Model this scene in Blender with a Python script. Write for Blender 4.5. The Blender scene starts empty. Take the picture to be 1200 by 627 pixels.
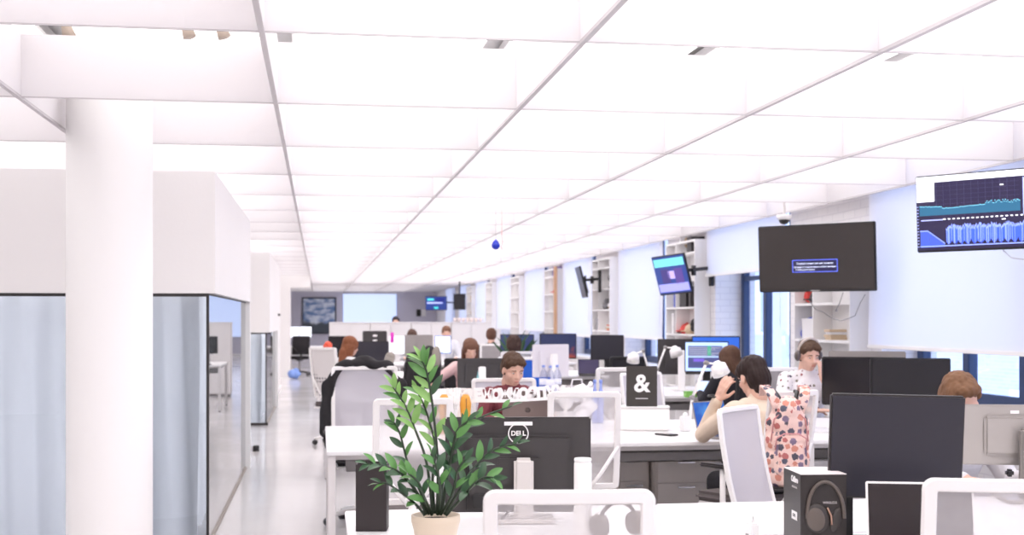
LAMP = 1.75; LAMPD = 1.0; FAR_FILL = 1.1; SKY = 3.0; EXPO = 0.13; ROOM_FILL = 11.0
import bpy, bmesh, math, random
from mathutils import Vector, Matrix, noise
from math import sin, cos, pi, radians as R
random.seed(7)
SC = bpy.context.scene
COL = SC.collection
F = 1500.0
TH = math.atan(227/1500)
S_, C_ = sin(TH), cos(TH)
# pixel + distance -> place in the room (used once, to measure where things stand)
def XY(px, d):
    l = (px-600)*d/F
    return (l*C_ + d*S_, -l*S_ + d*C_)
def ZP(py, d): return 1.5 + (373-py)*d/F
def P(px, d, z=0.0):
    x, y = XY(px, d); return (x, y, z)
def face_cam(px):   # rotation that turns local -Y to the viewer
    return -TH - math.atan((px-600)/F)

# ------------------------------------------------------------ materials
MATS = {}
def lin(c):
    f = lambda v: v/12.92 if v <= .04045 else ((v+.055)/1.055)**2.4
    return tuple(f(v/255) for v in c)
def mat(name, rgb=(200,200,200), rough=.5, metal=0., emit=None, es=0., var=.0, scale=8., bump=0., bscale=60., spec=.5, coat=0., trans=0.):
    if name in MATS: return MATS[name]
    m = bpy.data.materials.new(name); m.use_nodes = True
    nt = m.node_tree; b = nt.nodes['Principled BSDF']
    c = lin(rgb)
    b.inputs['Base Color'].default_value = (*c, 1)
    b.inputs['Roughness'].default_value = rough
    b.inputs['Metallic'].default_value = metal
    b.inputs['Specular IOR Level'].default_value = spec
    b.inputs['Coat Weight'].default_value = coat
    if trans: b.inputs['Transmission Weight'].default_value = trans
    tc = nt.nodes.new('ShaderNodeTexCoord')
    if var:
        n = nt.nodes.new('ShaderNodeTexNoise'); n.inputs['Scale'].default_value = scale
        n.inputs['Detail'].default_value = 3
        nt.links.new(tc.outputs['Object'], n.inputs['Vector'])
        r = nt.nodes.new('ShaderNodeMix'); r.data_type = 'RGBA'
        r.inputs['A'].default_value = (*[v*(1-var) for v in c], 1)
        r.inputs['B'].default_value = (*[min(1, v*(1+var)) for v in c], 1)
        nt.links.new(n.outputs['Fac'], r.inputs['Factor'])
        nt.links.new(r.outputs['Result'], b.inputs['Base Color'])
    if bump:
        n = nt.nodes.new('ShaderNodeTexNoise'); n.inputs['Scale'].default_value = bscale
        nt.links.new(tc.outputs['Object'], n.inputs['Vector'])
        bp = nt.nodes.new('ShaderNodeBump'); bp.inputs['Strength'].default_value = bump
        bp.inputs['Distance'].default_value = .01
        nt.links.new(n.outputs['Fac'], bp.inputs['Height'])
        nt.links.new(bp.outputs['Normal'], b.inputs['Normal'])
    if emit:
        b.inputs['Emission Color'].default_value = (*lin(emit), 1)
        b.inputs['Emission Strength'].default_value = es
    MATS[name] = m
    return m
def glassy(name, tint=(245,250,250), base=.04, rough=0., pw=5.):
    m = bpy.data.materials.new(name); m.use_nodes = True; nt = m.node_tree; nt.nodes.clear()
    o = nt.nodes.new('ShaderNodeOutputMaterial'); mx = nt.nodes.new('ShaderNodeMixShader')
    t = nt.nodes.new('ShaderNodeBsdfTransparent'); t.inputs[0].default_value = (*lin(tint), 1)
    g = nt.nodes.new('ShaderNodeBsdfGlossy'); g.inputs['Roughness'].default_value = rough
    ge = nt.nodes.new('ShaderNodeNewGeometry'); d = nt.nodes.new('ShaderNodeVectorMath'); d.operation = 'DOT_PRODUCT'
    nt.links.new(ge.outputs['Normal'], d.inputs[0]); nt.links.new(ge.outputs['Incoming'], d.inputs[1])
    a = nt.nodes.new('ShaderNodeMath'); a.operation = 'ABSOLUTE'; nt.links.new(d.outputs['Value'], a.inputs[0])
    s = nt.nodes.new('ShaderNodeMath'); s.operation = 'SUBTRACT'; s.inputs[0].default_value = 1; nt.links.new(a.outputs[0], s.inputs[1])
    p = nt.nodes.new('ShaderNodeMath'); p.operation = 'POWER'; nt.links.new(s.outputs[0], p.inputs[0]); p.inputs[1].default_value = pw
    q = nt.nodes.new('ShaderNodeMath'); q.operation = 'MULTIPLY_ADD'; nt.links.new(p.outputs[0], q.inputs[0])
    q.inputs[1].default_value = 1-base; q.inputs[2].default_value = base
    nt.links.new(q.outputs[0], mx.inputs[0]); nt.links.new(t.outputs[0], mx.inputs[1]); nt.links.new(g.outputs[0], mx.inputs[2])
    nt.links.new(mx.outputs[0], o.inputs[0]); MATS[name] = m
    return m
def sheer(name, rgb, clear=.0, transl=.5, weave=0., wscale=900.):
    """thin cloth / frosted sheet: diffuse + translucent, optionally partly see-through"""
    m = bpy.data.materials.new(name); m.use_nodes = True; nt = m.node_tree; nt.nodes.clear()
    o = nt.nodes.new('ShaderNodeOutputMaterial')
    df = nt.nodes.new('ShaderNodeBsdfDiffuse'); df.inputs[0].default_value = (*lin(rgb), 1)
    tl = nt.nodes.new('ShaderNodeBsdfTranslucent'); tl.inputs[0].default_value = (*lin(rgb), 1)
    mx = nt.nodes.new('ShaderNodeMixShader'); mx.inputs[0].default_value = transl
    nt.links.new(df.outputs[0], mx.inputs[1]); nt.links.new(tl.outputs[0], mx.inputs[2])
    out = mx
    if clear:
        tr = nt.nodes.new('ShaderNodeBsdfTransparent'); m2 = nt.nodes.new('ShaderNodeMixShader'); m2.inputs[0].default_value = clear
        nt.links.new(mx.outputs[0], m2.inputs[1]); nt.links.new(tr.outputs[0], m2.inputs[2]); out = m2
        if weave:
            tc = nt.nodes.new('ShaderNodeTexCoord'); n = nt.nodes.new('ShaderNodeTexNoise'); n.inputs['Scale'].default_value = 14
            nt.links.new(tc.outputs['Object'], n.inputs['Vector'])
            r = nt.nodes.new('ShaderNodeMapRange'); r.inputs['To Min'].default_value = clear-weave; r.inputs['To Max'].default_value = clear+weave
            nt.links.new(n.outputs['Fac'], r.inputs['Value']); nt.links.new(r.outputs[0], m2.inputs[0])
    nt.links.new(out.outputs[0], o.inputs[0]); MATS[name] = m
    return m

M_ = {}
def blobs(name, base, cols, scale=18., thr=.33, rough=.8):
    """cloth printed with separate motifs in several colours"""
    m = bpy.data.materials.new(name); m.use_nodes = True; nt = m.node_tree; b = nt.nodes['Principled BSDF']
    b.inputs['Roughness'].default_value = rough
    tc = nt.nodes.new('ShaderNodeTexCoord'); v = nt.nodes.new('ShaderNodeTexVoronoi'); v.inputs['Scale'].default_value = scale
    v.inputs['Randomness'].default_value = .55
    nt.links.new(tc.outputs['Object'], v.inputs['Vector'])
    n = nt.nodes.new('ShaderNodeTexNoise'); n.inputs['Scale'].default_value = scale*5
    nt.links.new(tc.outputs['Object'], n.inputs['Vector'])
    ad = nt.nodes.new('ShaderNodeMath'); ad.operation = 'MULTIPLY_ADD'; nt.links.new(n.outputs['Fac'], ad.inputs[0]); ad.inputs[1].default_value = .42
    nt.links.new(v.outputs['Distance'], ad.inputs[2])
    lt = nt.nodes.new('ShaderNodeMath'); lt.operation = 'LESS_THAN'; nt.links.new(ad.outputs[0], lt.inputs[0]); lt.inputs[1].default_value = thr+.2
    sp = nt.nodes.new('ShaderNodeSeparateColor'); nt.links.new(v.outputs['Color'], sp.inputs[0])
    cr = nt.nodes.new('ShaderNodeValToRGB'); cr.color_ramp.interpolation = 'CONSTANT'
    e = cr.color_ramp.elements
    e[0].position = 0; e[0].color = (*lin(cols[0]), 1); e[1].position = 1/len(cols); e[1].color = (*lin(cols[1]), 1)
    for i in range(2, len(cols)):
        k = e.new(i/len(cols)); k.color = (*lin(cols[i]), 1)
    nt.links.new(sp.outputs[0], cr.inputs[0])
    mx = nt.nodes.new('ShaderNodeMix'); mx.data_type = 'RGBA'; mx.inputs['A'].default_value = (*lin(base), 1)
    nt.links.new(cr.outputs[0], mx.inputs['B']); nt.links.new(lt.outputs[0], mx.inputs['Factor'])
    nt.links.new(mx.outputs['Result'], b.inputs['Base Color']); MATS[name] = m
    return m
def brick(name, c1, c2, mortar, sx=1.):
    m = bpy.data.materials.new(name); m.use_nodes = True; nt = m.node_tree; b = nt.nodes['Principled BSDF']
    b.inputs['Roughness'].default_value = .8
    tc = nt.nodes.new('ShaderNodeTexCoord'); mp = nt.nodes.new('ShaderNodeSeparateXYZ'); nt.links.new(tc.outputs['Object'], mp.inputs[0])
    ad = nt.nodes.new('ShaderNodeMath'); ad.operation = 'ADD'; nt.links.new(mp.outputs[0], ad.inputs[0]); nt.links.new(mp.outputs[1], ad.inputs[1])
    cb = nt.nodes.new('ShaderNodeCombineXYZ'); nt.links.new(ad.outputs[0], cb.inputs[0]); nt.links.new(mp.outputs[2], cb.inputs[1])
    br = nt.nodes.new('ShaderNodeTexBrick'); nt.links.new(cb.outputs[0], br.inputs['Vector'])
    br.inputs['Scale'].default_value = 1.; br.inputs['Brick Width'].default_value = .25; br.inputs['Row Height'].default_value = .075
    br.inputs['Mortar Size'].default_value = .006
    br.inputs['Color1'].default_value = (*lin(c1), 1); br.inputs['Color2'].default_value = (*lin(c2), 1); br.inputs['Mortar'].default_value = (*lin(mortar), 1)
    nt.links.new(br.outputs['Color'], b.inputs['Base Color'])
    bp = nt.nodes.new('ShaderNodeBump'); bp.inputs['Strength'].default_value = .5; bp.inputs['Distance'].default_value = .012
    nt.links.new(br.outputs['Fac'], bp.inputs['Height']); bp.invert = True; nt.links.new(bp.outputs['Normal'], b.inputs['Normal'])
    MATS[name] = m
    return m

# ------------------------------------------------------------ mesh building
class MB:
    def __init__(s): s.bm = bmesh.new(); s.mats = []
    def _mi(s, m):
        if m is None: return 0
        if m not in s.mats: s.mats.append(m)
        return s.mats.index(m)
    def _merge(s, b2, M=None, m=None, smooth=False):
        i = s._mi(m)
        if M is not None: b2.transform(M)
        for f in b2.faces: f.material_index = i; f.smooth = smooth
        me = bpy.data.meshes.new('t'); b2.to_mesh(me); b2.free(); s.bm.from_mesh(me); bpy.data.meshes.remove(me)
        return s
    def box(s, c, d, m=None, bev=0., rot=None, seg=2):
        b = bmesh.new(); bmesh.ops.create_cube(b, size=1.)
        bmesh.ops.scale(b, vec=d, verts=b.verts)
        if bev: bmesh.ops.bevel(b, geom=b.edges[:], offset=min(bev, min(d)*.45), segments=seg, affect='EDGES')
        M = Matrix.Translation(c)
        if rot: M = M @ (Matrix.Rotation(rot[2], 4, 'Z') @ Matrix.Rotation(rot[1], 4, 'Y') @ Matrix.Rotation(rot[0], 4, 'X'))
        return s._merge(b, M, m)
    def b2(s, x0, x1, y0, y1, z0, z1, m=None, bev=0.):
        return s.box(((x0+x1)/2, (y0+y1)/2, (z0+z1)/2), (abs(x1-x0), abs(y1-y0), abs(z1-z0)), m, bev)
    def cone(s, p0, p1, r0, r1=None, m=None, n=16, caps=True):
        r1 = r0 if r1 is None else r1
        p0, p1 = Vector(p0), Vector(p1); v = p1-p0; L = v.length
        if L < 1e-6: return s
        b = bmesh.new(); bmesh.ops.create_cone(b, cap_ends=caps, segments=n, radius1=r0, radius2=r1, depth=L)
        M = Matrix.Translation((p0+p1)/2) @ v.to_track_quat('Z', 'Y').to_matrix().to_4x4()
        s._merge(b, M, m, True)
        return s
    def ball(s, c, r, m=None, n=16, rot=None):
        b = bmesh.new(); bmesh.ops.create_uvsphere(b, u_segments=n, v_segments=max(6, n//2+2), radius=1.)
        r = (r, r, r) if not hasattr(r, '__len__') else r
        M = Matrix.Translation(c)
        if rot: M = M @ (Matrix.Rotation(rot[2], 4, 'Z') @ Matrix.Rotation(rot[1], 4, 'Y') @ Matrix.Rotation(rot[0], 4, 'X'))
        return s._merge(b, M @ Matrix.Diagonal((*r, 1)), m, True)
    def cap(s, p0, p1, r0, r1=None, m=None, n=12):
        r1 = r0 if r1 is None else r1
        s.cone(p0, p1, r0, r1, m, n); s.ball(p0, r0, m, n); s.ball(p1, r1, m, n); return s
    def tube(s, pts, r, m=None, n=8, closed=False):
        pts = [Vector(p) for p in pts]; b = bmesh.new(); rings = []
        N = len(pts); up = None
        for i, p in enumerate(pts):
            if closed: t = (pts[(i+1) % N]-pts[i-1]).normalized()
            else: t = (pts[min(i+1, N-1)]-pts[max(i-1, 0)]).normalized()
            if up is None:
                up = t.orthogonal().normalized()
            else:
                up = (up - t*up.dot(t)); up = up.normalized() if up.length > 1e-5 else t.orthogonal().normalized()
            sd = t.cross(up)
            rr = r(i/(N-1)) if callable(r) else r
            rings.append([b.verts.new(p + up*cos(2*pi*k/n)*rr + sd*sin(2*pi*k/n)*rr) for k in range(n)])
        for i in range(N if closed else N-1):
            a, c = rings[i], rings[(i+1) % N]
            for k in range(n): b.faces.new((a[k], a[(k+1) % n], c[(k+1) % n], c[k]))
        if not closed:
            b.faces.new(rings[0][::-1]); b.faces.new(rings[-1])
        bmesh.ops.recalc_face_normals(b, faces=b.faces)
        return s._merge(b, None, m, True)
    def lathe(s, prof, c=(0,0,0), m=None, n=32, smooth=True):
        b = bmesh.new(); rings = []
        for r, z in prof:
            rings.append([b.verts.new((max(r, 1e-4)*cos(2*pi*k/n), max(r, 1e-4)*sin(2*pi*k/n), z)) for k in range(n)])
        for i in range(len(rings)-1):
            a, d = rings[i], rings[i+1]
            for k in range(n): b.faces.new((a[k], a[(k+1) % n], d[(k+1) % n], d[k]))
        b.faces.new(rings[0][::-1]); b.faces.new(rings[-1])
        bmesh.ops.recalc_face_normals(b, faces=b.faces)
        return s._merge(b, Matrix.Translation(c), m, smooth)
    def poly(s, pts, thick, M=None, m=None, bev=0.):
        """polygon in local XZ plane extruded along Y by thick (centred)"""
        b = bmesh.new(); vs = [b.verts.new((x, -thick/2, z)) for x, z in pts]; f = b.faces.new(vs)
        r = bmesh.ops.extrude_face_region(b, geom=[f]); bmesh.ops.translate(b, vec=(0, thick, 0), verts=[v for v in r['geom'] if isinstance(v, bmesh.types.BMVert)])
        bmesh.ops.recalc_face_normals(b, faces=b.faces)
        if bev: bmesh.ops.bevel(b, geom=b.edges[:], offset=bev, segments=1, affect='EDGES')
        return s._merge(b, M, m)
    def frame(s, w, h, fw, rad, thick, fn, m=None, n=6, straight=8):
        """rounded rectangular ring, mapped to space by fn(u, v, t)"""
        def loop(w, h, r):
            r = max(r, .002); o = []
            for cx, cz, a0 in ((w/2-r, h-r, 0), (-w/2+r, h-r, 90), (-w/2+r, r, 180), (w/2-r, r, 270)):
                o += [(cx+r*cos(R(a0+90*k/n)), cz+r*sin(R(a0+90*k/n))) for k in range(n+1)]
            q = []
            for i, a in enumerate(o):
                c = o[(i+1) % len(o)]; q.append(a)
                if math.dist(a, c) > .05:
                    q += [(a[0]+(c[0]-a[0])*k/straight, a[1]+(c[1]-a[1])*k/straight) for k in range(1, straight)]
            return q
        A = loop(w, h, rad); B = [(x, z+fw) for x, z in loop(w-2*fw, h-2*fw, max(rad-fw, .004))]
        b = bmesh.new(); e = thick*.16
        def sh(L, k): # shrink for softened edges
            cx = 0; cz = h/2
            return [(x*(1+k/(w/2)), cz+(z-cz)*(1+k/(h/2))) for x, z in L]
        loops = [(sh(A, -e), -thick/2), (A, -thick/2+e), (A, thick/2-e), (sh(A, -e), thick/2), (sh(B, e), thick/2), (B, thick/2-e), (B, -thick/2+e), (sh(B, e), -thick/2)]
        rr = [[b.verts.new(fn(x, z, t)) for x, z in L] for L, t in loops]
        N = len(A)
        for j in range(8):
            p, q = rr[j], rr[(j+1) % 8]
            for i in range(N): b.faces.new((p[i], p[(i+1) % N], q[(i+1) % N], q[i]))
        bmesh.ops.recalc_face_normals(b, faces=b.faces)
        return s._merge(b, None, m, False)
    def grid(s, nu, nv, fn, m=None, smooth=True):
        b = bmesh.new(); g = [[b.verts.new(fn(i/nu, j/nv)) for i in range(nu+1)] for j in range(nv+1)]
        for j in range(nv):
            for i in range(nu): b.faces.new((g[j][i], g[j][i+1], g[j+1][i+1], g[j+1][i]))
        return s._merge(b, None, m, smooth)
    def text(s, body, size, M, m, ext=.001, align='CENTER', font=None, space=1., mirror=False, bold=0.):
        c = bpy.data.curves.new('t', 'FONT'); c.body = body; c.size = size; c.extrude = ext; c.align_x = align; c.align_y = 'CENTER'
        c.space_character = space; c.offset = bold; c.resolution_u = 3
        o = bpy.data.objects.new('t', c); COL.objects.link(o)
        dg = bpy.context.evaluated_depsgraph_get(); me = bpy.data.meshes.new_from_object(o.evaluated_get(dg))
        b = bmesh.new(); b.from_mesh(me); bpy.data.objects.remove(o); bpy.data.curves.remove(c); bpy.data.meshes.remove(me)
        # text lies in XY; stand it up so that it reads when seen from -Y
        b.transform(Matrix.Rotation(pi/2, 4, 'X'))
        if mirror: b.transform(Matrix.Diagonal((-1, 1, 1, 1))); bmesh.ops.reverse_faces(b, faces=b.faces)
        return s._merge(b, M, m)
    def meld(s, voxel, smooth=3, m=None, disp=0., dscale=20.):
        me = bpy.data.meshes.new('t'); s.bm.to_mesh(me); o = bpy.data.objects.new('t', me); COL.objects.link(o)
        md = o.modifiers.new('r', 'REMESH'); md.mode = 'VOXEL'; md.voxel_size = voxel; md.use_smooth_shade = True
        if smooth:
            sm = o.modifiers.new('s', 'SMOOTH'); sm.iterations = smooth; sm.factor = .5
        dg = bpy.context.evaluated_depsgraph_get(); m2 = bpy.data.meshes.new_from_object(o.evaluated_get(dg))
        bpy.data.objects.remove(o); bpy.data.meshes.remove(me)
        s.bm.free(); s.bm = bmesh.new(); s.bm.from_mesh(m2); bpy.data.meshes.remove(m2)
        if disp:
            s.bm.normal_update()
            for v in s.bm.verts:
                q = Vector((v.co.x*dscale*3, v.co.y*dscale*3, v.co.z*dscale*.6))
                v.co += v.normal*disp*noise.noise(q)
        s.mats = [m] if m else []
        for f in s.bm.faces: f.material_index = 0; f.smooth = True
        return s
    def build(s, name, m=None, parent=None, loc=None, rotz=0):
        me = bpy.data.meshes.new(name); s.bm.to_mesh(me); s.bm.free()
        ms = s.mats if s.mats else [m]
        if m is not None and s.mats and m not in s.mats and False: ms = [m]
        for k in ms: me.materials.append(k)
        if not s.mats and m is None: me.materials.append(mat('plain'))
        o = bpy.data.objects.new(name, me); COL.objects.link(o)
        if parent is not None: o.parent = parent
        if loc is not None: o.location = loc
        o.rotation_euler.z = rotz
        return o
def thing(name, label, cat, loc=(0,0,0), rotz=0, group=None, tilt=None):
    o = bpy.data.objects.new(name, None); o.empty_display_size = .1; COL.objects.link(o)
    o.location = loc; o.rotation_euler = (tilt or 0, 0, rotz); o['label'] = label; o['category'] = cat
    if group: o['group'] = group
    return o
def tag(o, label, cat, group=None, kind=None):
    o['label'] = label; o['category'] = cat
    if group: o['group'] = group
    if kind: o['kind'] = kind
    return o
def struct(o): o['kind'] = 'structure'; return o
def children(o): return [c for c in bpy.data.objects if c.parent == o]
KIDS = {}
def copy_tree(o, loc, rotz, label, group=None):
    r = o.copy(); COL.objects.link(r); r.location = loc; r.rotation_euler = (o.rotation_euler.x, 0, rotz)
    r['label'] = label
    if group: r['group'] = group
    if o.name not in KIDS: KIDS[o.name] = [(c, children(c)) for c in children(o)]
    for ch, gs in KIDS[o.name]:
        c = ch.copy(); COL.objects.link(c); c.parent = r
        for g in gs:
            d = g.copy(); COL.objects.link(d); d.parent = c
    return r

# shared materials
white = mat('painted_white', (240,238,238), .5, var=.02, scale=2)
wall_m = mat('wall_paint', (242,239,238), .6, var=.012, scale=1.5, bump=.05, bscale=40)
desk_m = mat('white_laminate', (243,242,243), .28, var=.01, scale=3)
legm = mat('white_steel', (226,222,222), .4, var=.01)
plast = mat('white_plastic', (246,243,242), .38, var=.01)
gplast = mat('grey_plastic', (150,146,146), .45, var=.02)
dark = mat('dark_plastic', (58,54,55), .42, var=.04)
black = mat('black_plastic', (32,30,32), .4, var=.04)
blackf = mat('black_cloth', (38,35,38), .9, var=.2, scale=30, bump=.3)
seatm = mat('seat_cloth', (92,84,84), .9, var=.1, scale=80, bump=.3)
chrome = mat('chrome', (200,200,205), .2, 1.)
silver = mat('silver_casing', (166,160,158), .38, .55, var=.02)
meshm = sheer('chair_mesh', (222,217,218), clear=.5, transl=.45, weave=.06)
mesh_solid = sheer('dense_chair_mesh', (212,208,216), clear=.06, transl=.4)
baffle_m = sheer('frosted_baffle', (247,245,246), clear=0, transl=.5)
blind_m = sheer('blind_cloth', (250,247,248), clear=0, transl=.55)
curtain_m = sheer('curtain_cloth', (229,231,236), clear=0, transl=.5)
glass_m = glassy('clear_glass')
wglass = glassy('window_glass', (235,244,255), .05)
curt_glass = glassy('partition_glass', (228,231,234), .06, pw=3.2)
screen_off = mat('switched_off_screen', (30,28,34), .16, spec=.5)
# ============================================================ the room
XW = 4.75; YB = 52.0; YF = -3.5; XL = -6.0; ZC = 3.15
def fl():
    m = mat('polished_floor', (214,211,212), .13, var=.03, scale=.7, spec=.5)
    nt = m.node_tree; b = nt.nodes['Principled BSDF']
    n = nt.nodes.new('ShaderNodeTexNoise'); n.inputs['Scale'].default_value = 1.3; tc = nt.nodes.new('ShaderNodeTexCoord')
    nt.links.new(tc.outputs['Object'], n.inputs['Vector']); r = nt.nodes.new('ShaderNodeMapRange')
    r.inputs['To Min'].default_value = .07; r.inputs['To Max'].default_value = .2
    nt.links.new(n.outputs['Fac'], r.inputs['Value']); nt.links.new(r.outputs[0], b.inputs['Roughness'])
    return m
struct(MB().b2(XL-.3, XW+.5, YF-.3, YB+.3, -.2, 0, fl()).build('floor'))
# ceiling: slab + frosted baffle grid as its parts
ceil = struct(MB().b2(XL-.3, XW+.5, YF-.3, YB+.3, ZC, ZC+.2, mat('ceiling_paint', (244,243,243), .7)).build('ceiling'))
ZB, HB = 2.55, .30
edge_shade_m = mat('baffle_edge_shade', (206,201,203), .6)  # grey painted in for the shade along the baffle undersides
for k in range(-5, 32):
    y = 4.78 + 1.58*k
    MB().b2(XL+.05, XW-.17, y-.005, y+.005, ZB, ZB+HB, baffle_m).b2(XL+.05, XW-.17, y-.0056, y+.0056, ZB-.001, ZB+.004, edge_shade_m).build('cross_baffle', parent=ceil)
for k in range(-4, 5):
    x = -.205 + 1.2*k
    MB().b2(x-.010, x+.010, YF+.05, YB-.2, ZB-.004, ZB+HB, baffle_m).b2(x-.0108, x+.0108, YF+.05, YB-.2, ZB-.006, ZB+.008, edge_shade_m).build('long_baffle', parent=ceil)
# wall behind the viewer, left wall, far wall
struct(MB().b2(XL-.3, XW+.5, YF-.3, YF, 0, ZC, wall_m).build('wall_front'))
struct(MB().b2(XL-.3, XL, YF, YB, 0, ZC, wall_m).build('wall_left'))
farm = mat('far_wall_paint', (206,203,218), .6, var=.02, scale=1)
struct(MB().b2(XL-.3, XW+.5, YB, YB+.3, 0, ZC, farm).build('wall_back'))
# right wall with deep window openings
bw = brick('painted_brick', (238,235,236), (234,231,233), (224,221,224))
PY = [(10.32+4.62*k, 12.45+4.62*k) for k in range(-3, 9)]
WZ0, WZ1 = .82, 2.86
w = MB()
w.b2(XW, XW+.5, YF, YB, 0, WZ0, bw); w.b2(XW, XW+.5, YF, YB, WZ1, ZC, bw)
for a, b in PY: w.b2(XW, XW+.5, max(a, YF), b, WZ0, WZ1, bw)
w.b2(XW, XW+.5, PY[-1][1], YB, WZ0, WZ1, bw)
struct(w.build('wall_right'))
struct(MB().b2(XW-.02, XW, YF, YB, 0, .09, white).build('baseboard_right'))
struct(MB().b2(XL, XW, YB-.02, YB, 0, .09, white).build('baseboard_back'))
navy = mat('navy_window_frame', (44,62,98), .45)
wn = 0
for (a, b), (c, d) in zip(PY, PY[1:]):
    wn += 1
    y0, y1 = b, c; L = y1-y0
    fr = MB(); X = XW+.36
    for yy in (y0+.05, y0+L/3, y0+2*L/3, y1-.05): fr.b2(X-.04, X+.04, yy-.05, yy+.05, WZ0, WZ1, navy, .006)
    for zz in (WZ0+.05, WZ1-.05): fr.b2(X-.035, X+.035, y0, y1, zz-.045, zz+.045, navy, .006)
    fr.b2(X-.03, X+.03, y0, y1, 1.95, 2.0, navy)
    root = fr.build('window_%d' % wn); struct(root)
    MB().b2(X-.004, X+.004, y0+.05, y1-.05, WZ0+.05, WZ1-.05, wglass).build('pane', parent=root)
    MB().b2(XW-.06, X-.05, y0-.03, y1+.03, WZ0-.04, WZ0+.001, white, .005).build('sill', parent=root)
# roller blinds: bottom height for each window (windows 3.. are the ones in view)
bl = {2: 1.275, 3: 1.275, 4: 2.03, 5: 1.23, 6: 1.2, 7: 1.25, 8: 1.25, 9: 1.3, 10: 1.3, 11: 1.3}
bll = {3: 'wide white roller blind hanging behind the chart screen at right', 4: 'pale roller blind pulled up above the window left of the large black television',
       5: 'white roller blind between the tilted television and the shelf with the edge-on screen', 6: 'white roller blind beside the shelf with the wooden post',
       7: 'white roller blind left of the wooden-post shelf', 8: 'narrow-looking pale blind between the two empty far shelves', 9: 'far pale blind beside the small black hanging monitor',
       2: 'white roller blind at the right edge of the room', 10: 'bluish blind near the far right corner', 11: 'last pale blind by the far wall'}
for i, zb in bl.items():
    if i in (2,): continue
    a = PY[i-1][1]; b = PY[i][0]
    t = thing('roller_blind', bll[i], 'blind', (XW-.1, (a+b)/2, 0), 0, 'roller blinds on the window wall')
    L = b-a+.14 - (.0 if i != 3 else .04)
    MB().grid(2, 24, lambda u, v: (.012*sin(v*3), (u-.5)*L, zb+v*(2.92-zb)), blind_m).build('cloth', parent=t)
    MB().cone((0, -L/2-.02, 2.93), (0, L/2+.02, 2.93), .03, m=plast).build('roller_tube', parent=t)
    MB().b2(-.012, .012, -L/2, L/2, zb-.03, zb+.002, plast, .004).build('bottom_bar', parent=t)
    MB().tube([(-.03, -L/2+.02, 2.9), (-.032, -L/2+.02, 2.2), (-.03, -L/2+.02, 1.4)], .003, plast, 5).build('pull_cord', parent=t)
# building seen through the windows
fac = brick('facade_brick', (206,212,236), (196,203,230), (222,226,242))
b = thing('building', 'pale brick building across the street seen through the windows', 'building', (14, 20, 0))
MB().b2(-.5, 3, -30, 40, -4, 9, fac).build('wall', parent=b)
pn = mat('facade_window', (150,170,200), .1)
for k in range(22):
    for zz in (-1.6, 1.0, 3.9):
        wdw = MB().b2(-.58, -.49, -28+3*k, -26.6+3*k, zz, zz+1.7, mat('facade_frame', (240,244,250), .5)).build('window', parent=b)
        MB().b2(-.6, -.575, -27.93+3*k, -27.35+3*k, zz+.08, zz+1.62, pn).build('pane', parent=wdw)

# ---------------------------------------------------------- left side: glazed meeting rooms and column
GX = -.72
curt = []
def room_box(n, y0, y1, zf0, zf1, over=.045):
    f = MB().b2(XL, GX+over, y0-.03, y0+.10, zf0, zf1, wall_m).b2(GX-.10, GX+over, y0, y1, zf0, zf1, wall_m)
    f.b2(XL, GX+over, y1-.1, y1, 0, zf1, wall_m)
    struct(f.build('wall_meeting_room_%d' % n))
    dk = mat('dark_track', (46,42,42), .5)
    g = struct(MB().b2(XL, GX, y0-.025, y0+.025, zf0-.022, zf0-.002, dk).b2(GX-.025, GX+.003, y0, y1, zf0-.012, zf0-.002, dk).b2(GX-.014, GX+.004, y0-.014, y0+.004, .0, zf0-.01, dk)
               .b2(XL, GX, y0-.018, y0+.018, 0, .02, dk).b2(GX-.018, GX+.012, y0, y1, 0, .016, mat('floor_track', (150,140,130), .4)).build('window_%d' % (20+n)))
    MB().b2(XL, GX-.012, y0-.005, y0+.005, .02, zf0-.02, curt_glass).build('pane', parent=g)
    MB().b2(GX-.008, GX, y0+.004, y1-.1, .016, zf0-.012, mat_glass_side).build('pane', parent=g)
mat_glass_side = glassy('side_glass', (228,232,234), .10, pw=3.0)
room_box(1, 8.70, 13.15, 1.665, 2.47)
room_box(2, 18.3, 22.0, 1.30, 2.42)
# wooden floor plinth/dark base under the second glazed box
struct(MB().b2(XL, GX+.02, 18.24, 18.30, 0, .035, mat('dark_track')).build('trim_1'))
# third wall block further on, with doorway beams
struct(MB().b2(XL, -.80, 24.0, 27.5, 0, 2.85, wall_m).build('wall_corridor_left'))
struct(MB().b2(XL, -.70, 33.0, 33.4, 0, 2.85, wall_m).b2(-.70, -.2, 33.0, 33.4, 2.28, 2.85, wall_m).build('wall_far_left'))
struct(MB().b2(-.82, -.78, 24, 27.5, 0, .09, white).build('baseboard_left'))
def curtain(x0, x1, y, zt, label, x_axis=True, n=160):
    L = x1-x0
    ph = random.random()*9
    def f(u, v):
        a = .018*sin(u*L*31+ph)+.014*sin(u*L*13+1.3*ph+v*.8)+.012*noise.noise(Vector((u*L*9, v*2, ph)))
        q = x0+u*L+.008*sin(v*4+u*30)
        return (q, y+a*(1.15-.3*v), .012+v*(zt-.012)) if x_axis else (y+a, q, .012+v*(zt-.012))
    o = MB().grid(n, 10, f, curtain_m).build('curtain'); tag(o, label, 'curtain', 'curtains behind the meeting room glass'); return o
curtain(-4.2, -2.32, 8.86, 1.655, 'pale grey pleated curtain behind the meeting room glass at the left picture edge')
curtain(-2.28, -1.42, 8.88, 1.655, 'pale grey curtain behind glass just left of the round column')
curtain(-1.40, -.80, 8.87, 1.655, 'pale grey curtain behind glass just right of the round column')
curtain(-1.9, -.80, 18.5, 1.28, 'off-white curtain behind the narrow glass of the second meeting room', n=60)
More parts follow.
